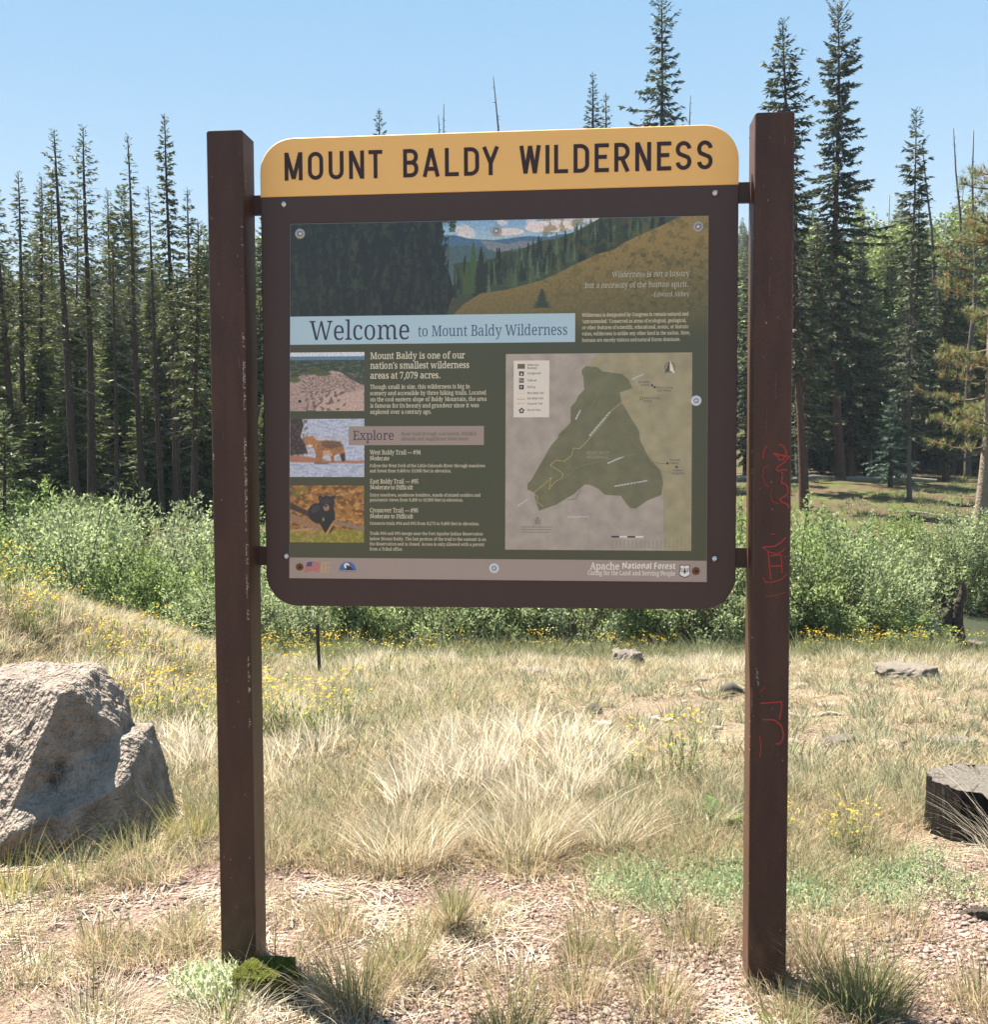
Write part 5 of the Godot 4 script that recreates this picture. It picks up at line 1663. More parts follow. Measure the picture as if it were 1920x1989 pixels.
func build_willows() -> void:
	var r := dice(2000)
	var kinds := []
	for k in 4:
		kinds.append(willow(2001 + k, 1.8, [0.88, 1.05, 0.76, 0.98][k], [175, 205, 150, 190][k], [Color(0.2, 0.265, 0.11), Color(0.24, 0.29, 0.165), Color(0.16, 0.225, 0.08), Color(0.25, 0.29, 0.18)][k]))
	var first := [null, null, null, null]
	var list := []
	# [x, d, height of the top above the base line, label, group]
	for q in [[-6.3, 12.6, 0.9, "front willow at the left edge of the photo above the flowery bank"], [-5.3, 13.2, 1.2, "second front willow from the left edge above the flowery bank"], [-4.5, 12.8, 0.7, "third front willow from the left edge above the boulder"], [-4.0, 13.8, 1.05, "willow behind and right of the third front willow above the boulder"], [-3.4, 12.4, 0.55, "fourth front willow from the left edge beside the left post"], [-5.9, 14.6, 1.25, "taller willow behind the two leftmost front willows"], [-7.2, 14.0, 1.1, "leftmost back-row willow cut by the left edge of the photo"], [-4.9, 15.2, 1.2, "back-row willow at the foot of the thick-trunked leaning spruce"], [-3.5, 15.4, 1.0, "back-row willow just left of the left post"], [-2.9, 11.7, 0.35, "lowest willow, seen just left of the left post above the straw grass"], [-6.8, 15.8, 1.35, "highest back-row willow near the young light green spruce"]]:
		list.append([q[0], q[1], q[2], q[3], "willows left of the left post"])
	for q in [[-2.2, 12.3, 0.55, "first willow from the left in the gap under the board, beside the left post"], [-1.5, 12.6, 0.6, "second willow from the left in the gap under the board, behind the stake"], [-0.6, 12.3, 0.5, "third willow from the left in the gap under the board"], [0.2, 12.7, 0.6, "middle willow of the seven in the gap under the board"], [0.9, 12.3, 0.45, "third willow from the right in the gap under the board"], [1.7, 12.6, 0.6, "second willow from the right in the gap under the board"], [2.4, 12.3, 0.6, "rightmost willow in the gap under the board, beside the right post"]]:
		list.append([q[0], q[1], q[2], q[3], "willows below the board"])
	for q in [[-1.9, 14.2, 1.0], [-0.6, 14.5, 1.1], [0.7, 14.3, 1.0], [2.0, 14.3, 1.0], [3.1, 14.5, 0.9]]:
		list.append([q[0], q[1], q[2], "back-row willow mostly hidden behind the notice board", "back-row willows behind the board"])
	for q in [[3.0, 12.3, 0.5, "leftmost willow against the right side of the right post"], [3.55, 12.6, 0.85, "pale willow bush second from the right post"], [4.3, 12.4, 0.7, "full willow bush left of the weathered dead stump"], [4.5, 14.0, 0.72, "willow behind the full bush left of the dead stump"], [5.0, 14.9, 0.68, "willow standing behind the weathered dead stump"], [4.45, 11.75, -0.25, "low light willow shoots at the foot of the full bush"], [7.0, 16.0, 0.5, "willow across the creek at the right edge"], [6.6, 17.0, 0.6, "willow right of the dead stump on the far bank"], [7.4, 16.2, 0.75, "rightmost willow on the far bank of the creek"], [3.3, 13.9, 0.75, "taller willow behind the right post"]]:
		list.append([q[0], q[1], q[2], q[3], "willows right of the right post"])
	for q in [[-9.6, 19.0, 0.7], [-8.0, 21.0, 0.9], [-11.2, 23.0, 1.2], [-9.0, 27.0, 1.5], [-12.2, 29.0, 1.8]]:
		list.append([q[0], q[1], q[2], "light green shrub in the undergrowth at the feet of the left spruces", "undergrowth shrubs in the left stand"])
	for i in list.size():
		var q: Array = list[i]
		var k := i % 4
		var sc: float = (q[2] + (0.14 if q[0] > 0.0 else -0.08) - height(q[0], q[1])) / 1.8
		if first[k] == null:
			var t := thing("willow_bush", q[3], "willow", site(q[0], q[1]), q[4])
			put("stems", kinds[k][0], twig_mat, t)
			put("foliage", kinds[k][1], leaf_mat, t)
			first[k] = t
			t.scale = Vector3(maxf(sc, 0.85), sc, maxf(sc, 0.85))
		else:
			copy_tree(first[k], q[3], q[0], q[1], r.randf() * TAU, Vector3(maxf(sc, 0.85), sc, maxf(sc, 0.85)), q[4], "willow_bush")

# ---------------------------------------------------------------- stumps, logs and small things
func build_objects() -> void:
	var r := dice(3000)
	# the cut stump at the right edge
	var at := site(1.88, 3.98)
	at.y = -0.01
	var stump := thing("cut_stump", "dark charred tree stump with a flat grey cut top at the right edge", "stump", at)
	var f := noise(3001, 1.1, 3)
	var g := noise(3002, 5.0, 3)
	var side := Mb.new(true)
	var cols := 120
	var radius := func(an: float, y: float) -> float:
		var k := 0.195 + 0.02 * f.get_noise_2d(cos(an) * 1.5, sin(an) * 1.5) + 0.012 * g.get_noise_3d(cos(an) * 3.0, y * 0.6, sin(an) * 3.0)
		return k + 0.012 * pow(1.0 - clampf(y / 0.2, 0, 1), 3.0)
	var top_y := func(an: float, q: float) -> float:
		return 0.2 + 0.01 * f.get_noise_2d(cos(an) * q * 1.5, sin(an) * q * 1.5 + 3.0) - 0.03 * smoothstep(0.75, 1.0, q) * exp(-pow(angle_difference(an, 1.75) / 0.14, 2.0))
	for j in 15:
		var t := j / 14.0
		for i in cols + 1:
			var an := TAU * (i % cols) / cols
			var y: float = lerpf(-0.12, top_y.call(an, 1.0), t)
			var q: float = radius.call(an, y)
			var char_tone := 0.012 + 0.014 * absf(g.get_noise_2d(an * 9.0, y * 2.0)) + (0.025 if g.get_noise_2d(an * 5.0, 40.0 + y * 1.2) > 0.42 else 0.0)
			side.vert(Vector3(cos(an) * q, y, sin(an) * q), Color(char_tone, char_tone * 0.92, char_tone * 0.86), Vector3(cos(an) + 0.5 * g.get_noise_1d(an * 40.0), 0.1, sin(an) + 0.5 * g.get_noise_1d(an * 40.0 + 90.0)).normalized())
	for j in 14:
		for i in cols:
			var k := j * (cols + 1) + i
			side.face(k, k + 1, k + cols + 2)
			side.face(k, k + cols + 2, k + cols + 1)
	put("charred_side", side.mesh(), tinted(0.95, 0.1), stump)
	var top := Mb.new(true)
	for j in 25:
		var q := j / 24.0
		for i in cols + 1:
			var an := TAU * (i % cols) / cols
			var y: float = top_y.call(an, q) + 0.0012 * sin(q * 110.0 + 3.0 * f.get_noise_2d(cos(an), sin(an)))
			var rad: float = radius.call(an, 0.2) * q * 1.004
			var crack := g.get_noise_2d(cos(an) * 2.2, sin(an) * 2.2) > 0.42 - 0.08 * q
			var tone := 0.1 + 0.02 * sin(q * 70.0 + 2.0 * f.get_noise_2d(cos(an), sin(an))) + 0.06 * g.get_noise_2d(cos(an) * q * 3.0, sin(an) * q * 3.0)
			top.vert(Vector3(cos(an) * rad, y - (0.008 if crack and q > 0.25 else 0.0), sin(an) * rad), Color(tone, tone * 0.92, tone * 0.82) * (0.35 if crack and q > 0.25 else 1.0), Vector3.UP)
	for j in 24:
		for i in cols:
			var k := j * (cols + 1) + i
			top.face(k, k + 1, k + cols + 2)
			top.face(k, k + cols + 2, k + cols + 1)
	put("cut_top", top.mesh(), tinted(0.9, 0.15), stump)
	# the weathered stump by the creek
	var snag_at := site(5.16, 11.95)
	var ws := thing("weathered_stump", "dark weathered dead stump with jagged top and splayed roots by the creek", "stump", snag_at)
	ws.scale = Vector3.ONE * 1.05
	var body := Mb.new(true)
	var wild := noise(3010, 4.0, 3)
	for c in [[0.0, 0.0, 0.15, 0.62, 0.07], [0.09, 0.03, 0.1, 0.86, 0.1], [-0.1, 0.02, 0.09, 0.44, -0.03], [0.03, -0.08, 0.1, 0.7, -0.02]]:
		var pts := []
		var rad := []
		for k in 8:
			var t := k / 7.0
			pts.append(Vector3(c[0] + c[4] * t * t + 0.02 * sin(k * 2.1 + c[3] * 9.0), lerpf(-0.2, c[3], t), c[1] + 0.015 * sin(k * 1.7)))
			rad.append(c[2] * (1.35 - t) * (0.85 + 0.4 * wild.get_noise_2d(k * 0.4, c[0] * 20.0)) * (1.0 if k < 7 else 0.3))
		body.tube(pts, rad, 9, Color(0.055, 0.047, 0.042) * (1.0 if c[0] >= 0.0 else 2.6))
	put("bole", body.mesh(), bark_mat, ws)
	for q in [[-0.12, 0.36, 0.12, -0.36, 0.0, 0.22, 0.07, 0.2], [-0.1, 0.38, 0.1, -0.36, 0.42, 0.1, 0.035, 0.13], [0.14, 0.12, 0.1, 0.5, -0.02, 0.12, 0.1, 0.05], [0.2, 0.05, 0.16, 0.42, -0.1, 0.4, 0.08, 0.05], [-0.02, 0.15, 0.15, -0.1, -0.1, 0.48, 0.09, 0.05]]:
		var rb := Mb.new(true)
		rb.tube([Vector3(q[0], q[1], q[2]), Vector3(q[0], q[1], q[2]).lerp(Vector3(q[3], q[4], q[5]), 0.5) + Vector3(0, 0.05, 0.02), Vector3(q[3], q[4], q[5])], [q[6], q[6] * 0.8, q[6] * 0.35], 7, Color(q[7], q[7] * 0.93, q[7] * 0.88))
		put("root", rb.mesh(), bark_mat, ws)
	# fallen logs on the forest floor and in the grass
	for q in [
		["long pale fallen log lying behind the tallest spruce on the right", 10.0, 35.8, 15.4, 36.6, 0.15, 0.17, 0.15],
		["dark fallen log beside the foot of the tallest spruce on the right", 8.3, 33.2, 11.1, 34.6, 0.18, 0.1, 0.08],
		["pale fallen log leaning across the forest floor left of the tallest spruce", 8.6, 37.5, 10.6, 36.4, 0.1, 0.24, 0.21],
		["thin pale fallen branch on the bare mound below the tallest spruce", 10.2, 26.5, 12.2, 24.6, 0.03, 0.24, 0.2],
		["pale fallen log behind the pine at the right edge", 8.7, 20.5, 11.5, 22.5, 0.06, 0.2, 0.18],
	]:
		var b := Mb.new(true)
		var p0 := site(q[1], q[2], q[5] * 0.75)
		var p1 := site(q[3], q[4], q[5] * 0.6)
		var mid := (p0 + p1) * 0.5
		var pts := []
		var rad := []
		for k in 9:
			pts.append(p0.lerp(p1, k / 8.0) - p0 + Vector3(0, 0.03 * sin(k * 1.3), 0.12 * sin(k * 0.9)))
			rad.append(q[5] * (1.0 - 0.06 * k) * (1.0 + 0.18 * sin(k * 2.3)))
		b.tube(pts, rad, 9, Color(q[6], q[6] * 0.92, q[6] * 0.84))
		tag(put("fallen_log", b.mesh(), bark_mat), q[0], "log", "fallen logs").position = p0
	for q in [
		["dark rotten chunk of wood in the grass left of the right post's lower half", 1.6, 7.3, 1.95, 7.28, 0.05, 0.07],
		["thin grey weathered stick in the grass right of the right post", 1.75, 6.45, 2.12, 6.3, 0.022, 0.22],
		["small pale chip of wood lying in the meadow below the board", 0.95, 6.32, 1.1, 6.28, 0.018, 0.5],
		["pale weathered branch beside the boulder in the flowers", -1.75, 5.35, -1.5, 5.2, 0.014, 0.4],
		["dark brown bark piece right of the blunt tan rock", 2.15, 4.95, 2.28, 4.93, 0.02, 0.08],
		["pale pencil-thin stick on the gravel in the bottom middle", 0.03, 2.78, 0.15, 2.95, 0.004, 0.5],
		["long straw-coloured stick slanting across the left foreground", -1.12, 2.92, -0.88, 2.8, 0.004, 0.45],
	]:
		var b := Mb.new(true)
		var p0 := site(q[1], q[2], q[5] * 0.7)
		var p1 := site(q[3], q[4], q[5] * 0.7)
		var pts := []
		var rad := []
		for k in 6:
			pts.append(p0.lerp(p1, k / 5.0) - p0 + Vector3(0, q[5] * 0.4 * sin(k * 1.9), q[5] * 0.6 * sin(k * 1.3)))
			rad.append(q[5] * (1.0 - 0.09 * k) * (0.8 + 0.3 * sin(k * 2.1)))
		b.tube(pts, rad, 7, Color(q[6], q[6] * 0.9, q[6] * 0.8))
		tag(put("wood_stick", b.mesh(), twig_mat), q[0], "stick", "sticks and wood lying in the grass").position = p0
	# the short stake
	var sb := Mb.new(true)
	sb.box(Vector3(-0.014, -0.25, -0.004), Vector3(0.014, 0.46, 0.004), Color(0.035, 0.028, 0.026))
	sb.box(Vector3(-0.004, -0.25, 0.0045), Vector3(0.004, 0.455, 0.03), Color(0.035, 0.028, 0.026))
	var st := tag(put("metal_stake", sb.mesh(), tinted(0.6, 0.5)), "short thin dark stake in the straw grass below the board's left side", "stake") as Node3D
	st.position = site(-1.43, 8.5)
	st.rotation.z = 0.04
	# a brown fir cone pair near the left post
	for q in [[-1.08, 3.06, 0.0], [-1.02, 3.075, 1.2]]:
		var cone := Mb.new()
		for k in 60:
			var t := k / 60.0
			var an := k * 2.4
			var rr := 0.011 * sin(PI * clampf(t * 0.9 + 0.1, 0, 1)) + 0.002
			var p := Vector3(0.05 * (t - 0.5), sin(an) * rr, cos(an) * rr)
			cone.kite(p, Vector3(0.009, sin(an) * 0.008, cos(an) * 0.008), Vector3(0, cos(an), -sin(an)) * 0.004, Color(0.1, 0.055, 0.035) * r.randf_range(0.6, 1.4))
		var co := tag(put("fir_cone", cone.mesh(), twig_mat), "brown cone lying on the gravel left of the left post", "cone", "cones by the left post") as Node3D
		co.position = site(q[0], q[1], 0.012)
		co.rotation.y = q[2]
	# broad-leaved rosette in the straw grass
	var ro := Mb.new()
	for k in 9:
		var an := TAU * k / 9.0 + r.randf_range(-0.2, 0.2)
		var up := r.randf_range(0.5, 1.6)
		var out := Vector3(cos(an), up, sin(an)).normalized()
		var l := r.randf_range(0.12, 0.2)
		var w := out.cross(Vector3.UP).normalized() * l * 0.2
		var col := Color(0.16, 0.22, 0.075) * r.randf_range(0.8, 1.2)
		var k0 := ro.v.size()
		for i in 5:
			var t := i / 4.0
			var p := out * l * t - Vector3.UP * l * 0.3 * t * t
			var ww: Vector3 = w * sin(PI * clampf(t * 0.9 + 0.08, 0, 1)) * (0.9 if i < 4 else 0.2)
			ro.v.append_array(PackedVector3Array([p + ww, p - Vector3.UP * 0.006, p - ww]))
			for c in 3:
				ro.c.push_back(col)
		for i in 4:
			for c in 2:
				var q := k0 + i * 3 + c
				ro.ix.append_array(PackedInt32Array([q, q + 1, q + 4, q, q + 4, q + 3]))
	tag(put("broadleaf_plant", ro.mesh(), leaf_mat), "green broad-leaved plant at the edge of the straw grass near the right post", "plant").position = site(0.88, 4.02)

# ---------------------------------------------------------------- grass
func tuft_mesh(s: int, layers: Array) -> ArrayMesh:
	var b := Mb.new()
	var r := dice(s)
	for l in layers:
		blades(b, r, l[0], l[1], l[2], l[3], l[4], l[5], l[6], l[7], l[8])
	return b.mesh()

const STRAW := Color(0.52, 0.45, 0.335)
const PALE := Color(0.72, 0.66, 0.54)
const TAN := Color(0.43, 0.32, 0.195)
const GREEN := Color(0.16, 0.205, 0.075)
const SAGE := Color(0.29, 0.31, 0.2)
const OLIVE := Color(0.29, 0.265, 0.135)

func build_grass() -> void:
	var r := dice(4000)
	var zero := Vector3.ZERO
	# single tufts on the gravel: [x, d, height, spread, sort, label]
	var g := "grass tufts on the foreground gravel"
	for q in [
		[-1.15, 2.99, 0.13, 0.07, 0, "tan tuft with green blades midway between the boulder and the left post"],
		[-1.03, 2.62, 0.11, 0.11, 1, "wide curly tan tuft in the bottom left corner"],
		[-0.92, 3.05, 0.1, 0.05, 0, "small tan tuft just left of the left post"],
		[-0.69, 2.6, 0.12, 0.09, 1, "pale shaggy tuft in front of the green stone"],
		[-0.37, 2.69, 0.17, 0.085, 2, "dense tan and green tuft right of the green stone"],
		[-0.26, 2.86, 0.16, 0.07, 2, "upright greenish tuft behind the dense one right of the green stone"],
		[-0.48, 3.1, 0.14, 0.07, 0, "brownish tuft right of the left post's foot"],
		[0.04, 2.53, 0.16, 0.07, 3, "dark green tuft at the bottom middle edge"],
		[0.22, 2.7, 0.13, 0.07, 0, "tan tuft in the bottom middle right of the dark green one"],
		[0.43, 2.68, 0.12, 0.075, 0, "round tan tuft left of the right post's foot"],
		[0.24, 2.95, 0.11, 0.05, 4, "small dark brown tuft casting a shadow, bottom middle"],
		[0.36, 2.92, 0.11, 0.05, 4, "brown tuft right next to the small dark brown one"],
		[0.58, 3.02, 0.12, 0.12, 4, "wide brown tuft left of the right post"],
		[-0.13, 3.13, 0.17, 0.03, 2, "thin upright tuft in the middle of the gravel"],
		[0.1, 3.8, 0.2, 0.15, 5, "dense tan mound of grass in front of the straw, middle"],
		[-0.33, 3.7, 0.18, 0.14, 5, "dense tan mound of grass in front of the straw, left"],
		[0.42, 3.85, 0.15, 0.1, 5, "dense tan mound of grass in front of the straw, right"],
		[0.73, 2.56, 0.12, 0.055, 3, "spiky green tuft at the right post's foot"],
		[0.95, 2.66, 0.2, 0.1, 6, "largest bushy dark tuft right of the right post"],
		[0.9, 2.9, 0.16, 0.06, 0, "tan tuft behind the largest bushy one right of the right post"],
		[1.27, 2.68, 0.13, 0.06, 0, "tan tuft at the right edge of the gravel"],
		[0.82, 3.12, 0.13, 0.06, 0, "tan tuft directly behind the right post"],
		[1.2, 3.12, 0.12, 0.12, 0, "low tan tufted strip on the gravel below the cut stump"],
		[1.8, 3.6, 0.3, 0.07, 7, "tall pale arching grass in front of the cut stump"],
		[-1.28, 3.72, 0.2, 0.1, 3, "green grass at the right foot of the boulder"],
		[-1.42, 3.52, 0.18, 0.09, 3, "green grass at the front foot of the boulder"],
		[-1.6, 3.38, 0.19, 0.09, 8, "yellow-green weedy tuft in front of the boulder, at the left edge"],
		[-1.15, 3.9, 0.2, 0.08, 8, "yellowish weedy tuft beside the boulder's right side"],
	]:
		var layers := []
		var h: float = q[2] * 1.1
		var w: float = q[3] * 1.12
		match q[4]:
			0: layers = [[300, w, h, 0.0022, 0.5, 0.5, zero, TAN, STRAW], [52, w * 0.7, h * 1.25, 0.0028, 0.3, 0.15, zero, GREEN, OLIVE]]
			1: layers = [[520, w, h, 0.002, 0.9, 0.9, zero, STRAW * 0.85, PALE], [52, w * 0.6, h * 1.3, 0.003, 0.4, 0.2, zero, GREEN, OLIVE]]
			2: layers = [[480, w, h * 0.85, 0.002, 0.55, 0.4, zero, TAN, STRAW], [140, w * 0.75, h * 1.15, 0.003, 0.35, 0.15, zero, GREEN, OLIVE]]
			3: layers = [[150, w, h * 0.85, 0.0032, 0.4, 0.2, zero, GREEN, OLIVE], [240, w, h * 0.7, 0.002, 0.7, 0.6, zero, TAN, STRAW]]
			4: layers = [[400, w, h * 0.8, 0.002, 0.7, 0.6, zero, TAN * 0.75, STRAW * 0.8], [80, w * 0.6, h * 1.2, 0.0026, 0.3, 0.15, zero, OLIVE, GREEN]]
			5: layers = [[840, w, h * 0.8, 0.0022, 0.6, 0.6, zero, TAN, STRAW], [340, w, h * 1.3, 0.0022, 0.6, 0.35, zero, STRAW, PALE], [140, w * 0.9, h, 0.003, 0.4, 0.2, zero, OLIVE, SAGE]]
			6: layers = [[560, w * 0.9, h * 0.95, 0.0024, 0.45, 0.25, zero, OLIVE, GREEN], [480, w * 1.2, h * 0.6, 0.002, 0.7, 0.5, zero, TAN * 0.8, STRAW * 0.8]]
			7: layers = [[90, w, h, 0.0026, 0.5, 0.5, Vector3(-0.35, 0, 0), STRAW, PALE], [80, w * 1.4, h * 0.5, 0.0022, 0.6, 0.6, zero, TAN, STRAW]]
			8: layers = [[140, w, h, 0.003, 0.45, 0.2, zero, OLIVE, Color(0.3, 0.26, 0.06)], [120, w, h * 0.7, 0.003, 0.4, 0.2, zero, GREEN, SAGE], [120, w, h * 0.5, 0.002, 0.7, 0.6, zero, TAN, STRAW]]
		var o := tag(put("grass_tuft", tuft_mesh(r.randi(), layers), grass_mat), q[5], "grass tuft", g)
		o.position = site(q[0], q[1])
	# the meadow
	var wave := noise(4100, 0.7, 3)
	var wave2 := noise(4101, 1.7, 3)
	var short_m := []
	var tall_m := []
	var green_m := []
	# k 0..2 for the near ground, 3..5 for the meadow farther on
	for k in 6:
		var w := 1.0 if k < 3 else 1.75
		var c := 1.0 if k < 3 else 0.6
		short_m.append(tuft_mesh(4200 + k, [[int(80 * c), 0.09, 0.085, 0.0028 * w, 0.8, 0.7, zero, TAN, STRAW], [int(22 * c), 0.08, 0.12, 0.003 * w, 0.45, 0.25, zero, OLIVE, SAGE]]))
		tall_m.append(tuft_mesh(4210 + k, [[int(54 * c), 0.075, 0.35, 0.0042 * w, 0.4, 0.45, Vector3(-0.22, 0, -0.05), STRAW, PALE], [int(44 * c), 0.1, 0.18, 0.0034 * w, 0.6, 0.6, zero, TAN, STRAW]]))
		green_m.append(tuft_mesh(4220 + k, [[int(38 * c), 0.075, 0.14, 0.004 * w, 0.35, 0.3, zero, SAGE * 0.7, SAGE * 1.2], [int(46 * c), 0.1, 0.08, 0.003 * w, 0.7, 0.6, zero, STRAW * 0.85, STRAW]]))
	var short_at := [[], [], [], [], [], []]
	var tall_at := [[], [], [], [], [], []]
	var green_at := [[], [], [], [], [], []]
	var clump := noise(4105, 2.6, 2)
	for i in 70000:
		var d := 2.3 + 9.6 * pow(r.randf(), 1.1)
		var x := r.randf_range(-1, 1) * (0.62 * d + 0.6)
		if d > 11.4 + 0.5 * wave.get_noise_1d(x):
			continue
		# keep clear of the boulder, stump and posts
		if pow((x + 1.65) / 0.52, 2) + pow((d - 3.95) / 0.55, 2) < 1.0 or (x > 1.45 and d > 3.45 and d < 4.0) or pow(x - 1.87, 2) + pow(d - 3.98, 2) < 0.05:
			continue
		var n1 := wave.get_noise_2d(x, d)
		var n2 := wave2.get_noise_2d(x, d)
		var n3 := clump.get_noise_2d(x, d)
		var bare := 1.0 - smoothstep(3.45, 4.05, d + 0.5 * n2)
		if x > 0.3:
			bare = 1.0 - smoothstep(3.25, 3.7, d + 0.4 * n2)
		if x < -0.9:
			bare = 1.0 - smoothstep(3.5, 4.3, d + 0.9 * n2)
		var tall := exp(-pow((x - 0.02) / 0.52, 2)) * smoothstep(3.8, 4.3, d) * (1.0 - smoothstep(5.2, 6.2, d))
		tall = maxf(tall, 0.8 * smoothstep(-0.15, -0.7, x + 0.3 * n1) * smoothstep(3.9, 4.8, d + 0.7 * n2) * (0.5 + 1.2 * n1))
		tall = maxf(tall, 0.5 * smoothstep(-1.6, -2.4, x) * smoothstep(5.6, 6.6, d) * (0.6 + n2 + n1))
		tall = maxf(tall, 0.85 * smoothstep(8.3, 9.4, d + n1) * smoothstep(-0.2, 0.15, n1 + 0.35 * smoothstep(1.5, -1.0, x)))
		var sage := smoothstep(-0.3, 0.2, n2 + 0.25 * smoothstep(-0.7, 0.8, x)) * smoothstep(3.6, 4.4, d)
		var yaw := Basis(Vector3.UP, r.randf() * TAU)
		var tone := Color.WHITE * r.randf_range(0.75, 1.2)
		tone.a = 1.0
		var pick := r.randf()
		var k := r.randi_range(0, 2) + (3 if d > 4.6 + r.randf_range(-0.5, 0.5) else 0)
		var trodden := smoothstep(4.2, 5.6, d) * smoothstep(-0.5 + 0.12 * (6.0 - minf(d, 6.0)), 0.7, x) * (1.0 - smoothstep(9.0, 9.8, d))
		if pick < 0.42:
			if r.randf() < lerpf(lerpf(0.8, 0.1, bare), 0.24 * smoothstep(-0.15, 0.15, n3), trodden) and (bare < 0.5 or n3 > 0.0):
				var s := r.randf_range(0.6, 1.2) * (1.0 + 0.04 * maxf(0.0, d - 4.0))
				short_at[k].append([Transform3D(yaw.scaled(Vector3(s, s * r.randf_range(0.7, 1.3) * (1.0 - 0.35 * trodden), s)), site(x, d)), tone])
		elif pick < 0.72:
			if r.randf() < tall * 0.43 * smoothstep(-0.2, 0.15, n3):
				var s := r.randf_range(0.6, 1.12) * lerpf(0.6, 1.0, clampf(tall, 0, 1)) * (1.0 - 0.3 * smoothstep(5.5, 7.0, d))
				var way := r.randf_range(-0.8, 0.8) + (PI if x > 0.3 and n2 > -0.1 else 0.0)
				tall_at[k].append([Transform3D(Basis(Vector3.UP, way).scaled(Vector3(s, s, s)), site(x, d)), tone])
		else:
			if r.randf() < sage * 0.6 * (1.0 - 0.7 * tall) * smoothstep(-0.2, 0.15, n3 + 0.1 * n1) * (1.0 - 0.45 * trodden):
				var s := r.randf_range(0.6, 1.2)
				green_at[k].append([Transform3D(yaw.scaled(Vector3(s, s * (1.0 - 0.2 * trodden), s)), site(x, d)), tone])
	for k in 6:
		scatter("short_dry_grass", "short dry tan grass of the meadow", short_m[k], grass_mat, short_at[k])
		scatter("tall_straw_grass", "tall pale straw-coloured grass of the meadow", tall_m[k], grass_mat, tall_at[k])
		scatter("sage_green_grass", "grey-green grass of the meadow", green_m[k], grass_mat, green_at[k])
	# far-bank grass
	var bank := []
	for i in 2000:
		var d := r.randf_range(17.0, 40.0)
		var x := r.randf_range(-0.6, 0.6) * d
		if wave.get_noise_2d(x * 0.3, d * 0.3) < -0.05:
			continue
		var s := r.randf_range(0.9, 2.0)
		bank.append([Transform3D(Basis(Vector3.UP, r.randf() * TAU).scaled(Vector3(s * 1.6, s, s * 1.6)), site(x, d)), Color(0.75, 0.85, 0.6) * r.randf_range(0.5, 1.0)])
	scatter("forest_floor_grass", "patches of grass on the forest floor", green_m[0], grass_mat, bank)
	# fallen straw
	var litter := Mb.new()
	for k in 16:
		var an := r.randf() * TAU
		var l := r.randf_range(0.04, 0.13)
		var p := Vector3(r.randf_range(-0.08, 0.08), r.randf_range(0.003, 0.012), r.randf_range(-0.08, 0.08))
		var dir := Vector3(cos(an), r.randf_range(-0.06, 0.1), sin(an))
		var w := dir.cross(Vector3.UP).normalized() * r.randf_range(0.0008, 0.0016)
		litter.quad(p - dir * l * 0.5 + w, p - dir * l * 0.5 - w, p + dir * l * 0.5 - w, p + dir * l * 0.5 + w, STRAW.lerp(PALE, r.randf()) * r.randf_range(0.8, 1.1))
	var lit := []
	for i in 750:
		var d := r.randf_range(2.3, 4.4)
		var x := r.randf_range(-1, 1) * (0.53 * d + 0.3)
		var m := wave2.get_noise_2d(x + 7.0, d)
		if m < 0.1 - 0.2 * smoothstep(0.3, -0.8, x) or (x > 0.35 and d < 3.2 and m < 0.3):
			continue
		lit.append([Transform3D(Basis(Vector3.UP, r.randf() * TAU), site(x, d, 0.002)), Color.WHITE * r.randf_range(0.85, 1.1)])
	scatter("straw_litter", "fallen pale straw lying on the gravel", litter.mesh(), grass_mat, lit)
	# low clover-like green
	var cl := Mb.new()
	for k in 70:
		var an := r.randf() * TAU
		var p := Vector3(cos(an), 0, sin(an)) * 0.07 * sqrt(r.randf()) + Vector3.UP * r.randf_range(0.008, 0.04)
		var dir := Vector3(r.randf_range(-1, 1), r.randf_range(0.1, 1.6), r.randf_range(-1, 1)).normalized() * r.randf_range(0.008, 0.022)
		cl.kite(p, dir, dir.cross(Vector3(r.randf_range(-0.4, 0.4), 1, r.randf_range(-0.4, 0.4))).normalized() * 0.0028, Color(0.2, 0.28, 0.115).lerp(Color(0.36, 0.42, 0.28), r.randf()))
	var cw := []
	for i in 420:
		var x := r.randf_range(0.32, 2.0)
		var d := 3.47 + r.randfn(0, 0.13) + 0.05 * wave2.get_noise_1d(x)
		if x > 1.6 or ((x < 0.42 or x > 1.4) and r.randf() < 0.6):
			continue
		cw.append([Transform3D(Basis(Vector3.UP, r.randf() * TAU).scaled(Vector3.ONE * r.randf_range(0.7, 1.2)), site(x, d)), Color.WHITE * r.randf_range(0.8, 1.15)])
	for i in 34:
		cw.append([Transform3D(Basis(Vector3.UP, r.randf() * TAU).scaled(Vector3.ONE * r.randf_range(0.8, 1.3)), site(-0.76 + r.randfn(0, 0.05), 2.76 + r.randfn(0, 0.04))), Color(1.5, 1.35, 1.5)])
	scatter("low_green_leaves", "low green leafy ground cover on the gravel's edge", cl.mesh(), leaf_mat, cw)
	# yellow flowers
	var fl := Mb.new()
	for k in 9:
		var an := r.randf() * TAU
		var foot := Vector3(cos(an), 0, sin(an)) * r.randf_range(0.0, 0.05)
		var top := foot + Vector3(cos(an) * r.randf_range(0.02, 0.1), r.randf_range(0.2, 0.34), sin(an) * r.randf_range(0.02, 0.1))
		fl.sliver(foot - Vector3.UP * 0.02, top - foot, Vector3(0.003, 0, 0), Color(0.15, 0.18, 0.07))
		for l in 5:
			var p := foot.lerp(top, r.randf_range(0.1, 0.9))
			var dir := Vector3(r.randf_range(-1, 1), r.randf_range(0, 1), r.randf_range(-1, 1)).normalized() * 0.05
			fl.kite(p, dir, dir.cross(Vector3.UP).normalized() * 0.005, Color(0.16, 0.19, 0.08))
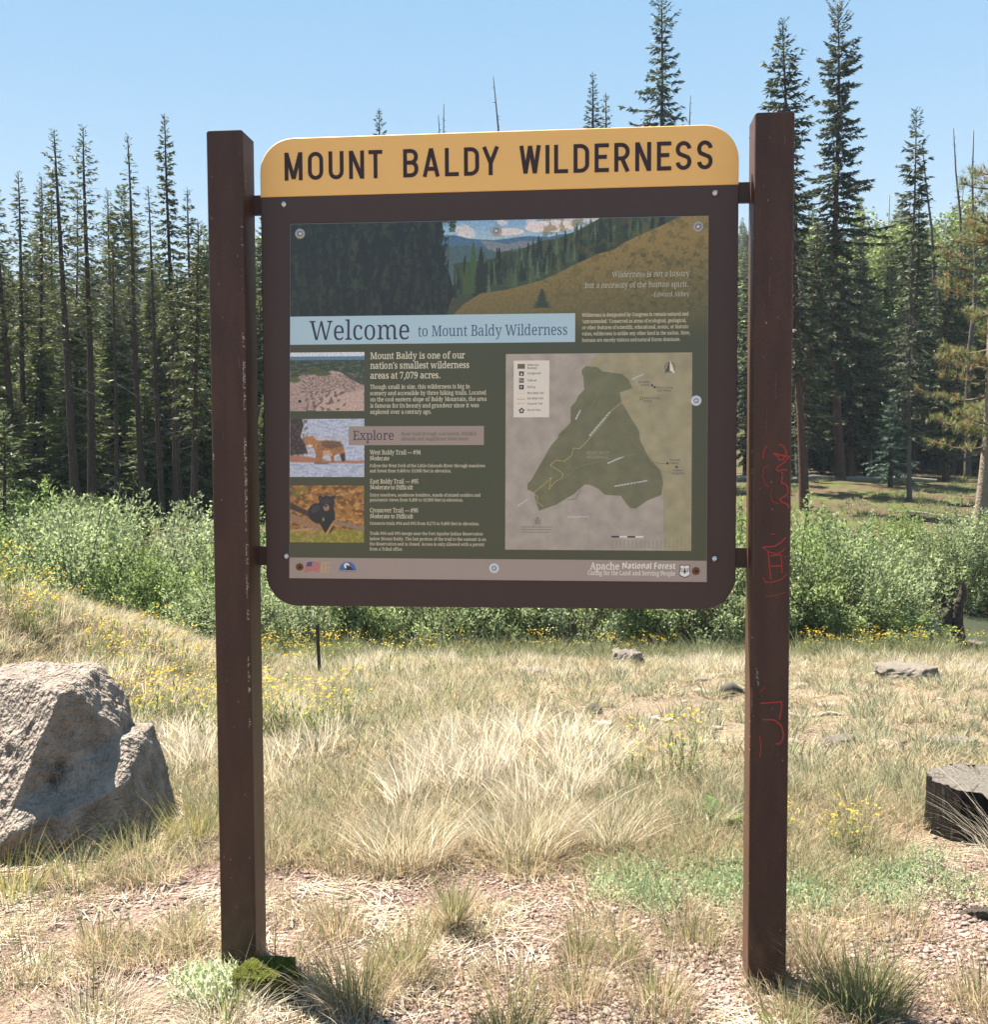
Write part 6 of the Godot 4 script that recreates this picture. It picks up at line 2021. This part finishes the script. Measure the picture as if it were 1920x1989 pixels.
		for c in r.randi_range(1, 3):
			var h := top + Vector3(r.randf_range(-0.03, 0.03), r.randf_range(-0.03, 0.01), r.randf_range(-0.03, 0.03))
			var tilt := Vector3(r.randf_range(-0.6, 0.6), 1, r.randf_range(-0.6, 0.6)).normalized()
			var ax := tilt.cross(Vector3.RIGHT).normalized()
			for p in 7:
				var dir := ax.rotated(tilt, TAU * p / 7.0) * r.randf_range(0.007, 0.0095)
				fl.kite(h, dir + tilt * 0.002, dir.cross(tilt) * 0.42, Color(0.7, 0.5, 0.03) * r.randf_range(0.85, 1.1))
	var where := []
	# [x, d, spread x, spread d, how many]
	for q in [[-3.3, 7.3, 0.5, 0.5, 34], [-2.7, 6.7, 0.5, 0.4, 26], [-2.3, 7.4, 0.5, 0.4, 26], [-1.95, 6.0, 0.35, 0.35, 24], [-1.5, 5.6, 0.25, 0.3, 12], [-1.25, 5.7, 0.2, 0.2, 11], [-1.0, 5.6, 0.25, 0.25, 14], [-2.0, 9.2, 0.5, 0.5, 22], [-1.6, 10.2, 0.5, 0.3, 18], [0.6, 10.9, 2.0, 0.3, 40], [4.0, 10.7, 1.0, 0.35, 44], [0.75, 4.5, 0.2, 0.2, 7], [1.08, 3.95, 0.12, 0.15, 7], [1.2, 3.75, 0.15, 0.1, 9], [-2.2, 5.0, 0.3, 0.3, 9], [-0.6, 8.0, 0.3, 0.3, 6]]:
		for i in int(q[4] * 0.62):
			var x: float = q[0] + r.randfn(0, q[2] * 0.6)
			var d: float = q[1] + r.randfn(0, q[3] * 0.6)
			if pow((x + 1.75) / 0.62, 2) + pow((d - 4.2) / 0.5, 2) < 1.0:
				continue
			var s := r.randf_range(0.7, 1.15) * (0.6 if d < 4.6 else 1.0)
			where.append([Transform3D(Basis(Vector3.UP, r.randf() * TAU).scaled(Vector3.ONE * s), site(x, d)), Color.WHITE * r.randf_range(0.9, 1.1)])
	scatter("yellow_wildflowers", "small yellow wildflowers on thin grey-green stems", fl.mesh(), grass_mat, where)
	# grey-green weeds along the foot of the willows
	var weed := tuft_mesh(4400, [[90, 0.14, 0.3, 0.007, 0.5, 0.3, zero, Color(0.15, 0.17, 0.085), Color(0.24, 0.25, 0.14)], [30, 0.15, 0.2, 0.004, 0.5, 0.5, zero, STRAW * 0.8, STRAW]])
	var ww := []
	for i in 700:
		var x := r.randf_range(-6.5, 6.5)
		var d := r.randf_range(10.5, 11.8)
		if wave2.get_noise_2d(x, d) < -0.25 or (x > 4.5 and d > 10.9):
			continue
		ww.append([Transform3D(Basis(Vector3.UP, r.randf() * TAU).scaled(Vector3.ONE * r.randf_range(0.6, 1.2)), site(x, d)), Color.WHITE * r.randf_range(0.7, 1.1)])
	scatter("creekside_weeds", "grey-green weeds along the foot of the willows", weed, grass_mat, ww)
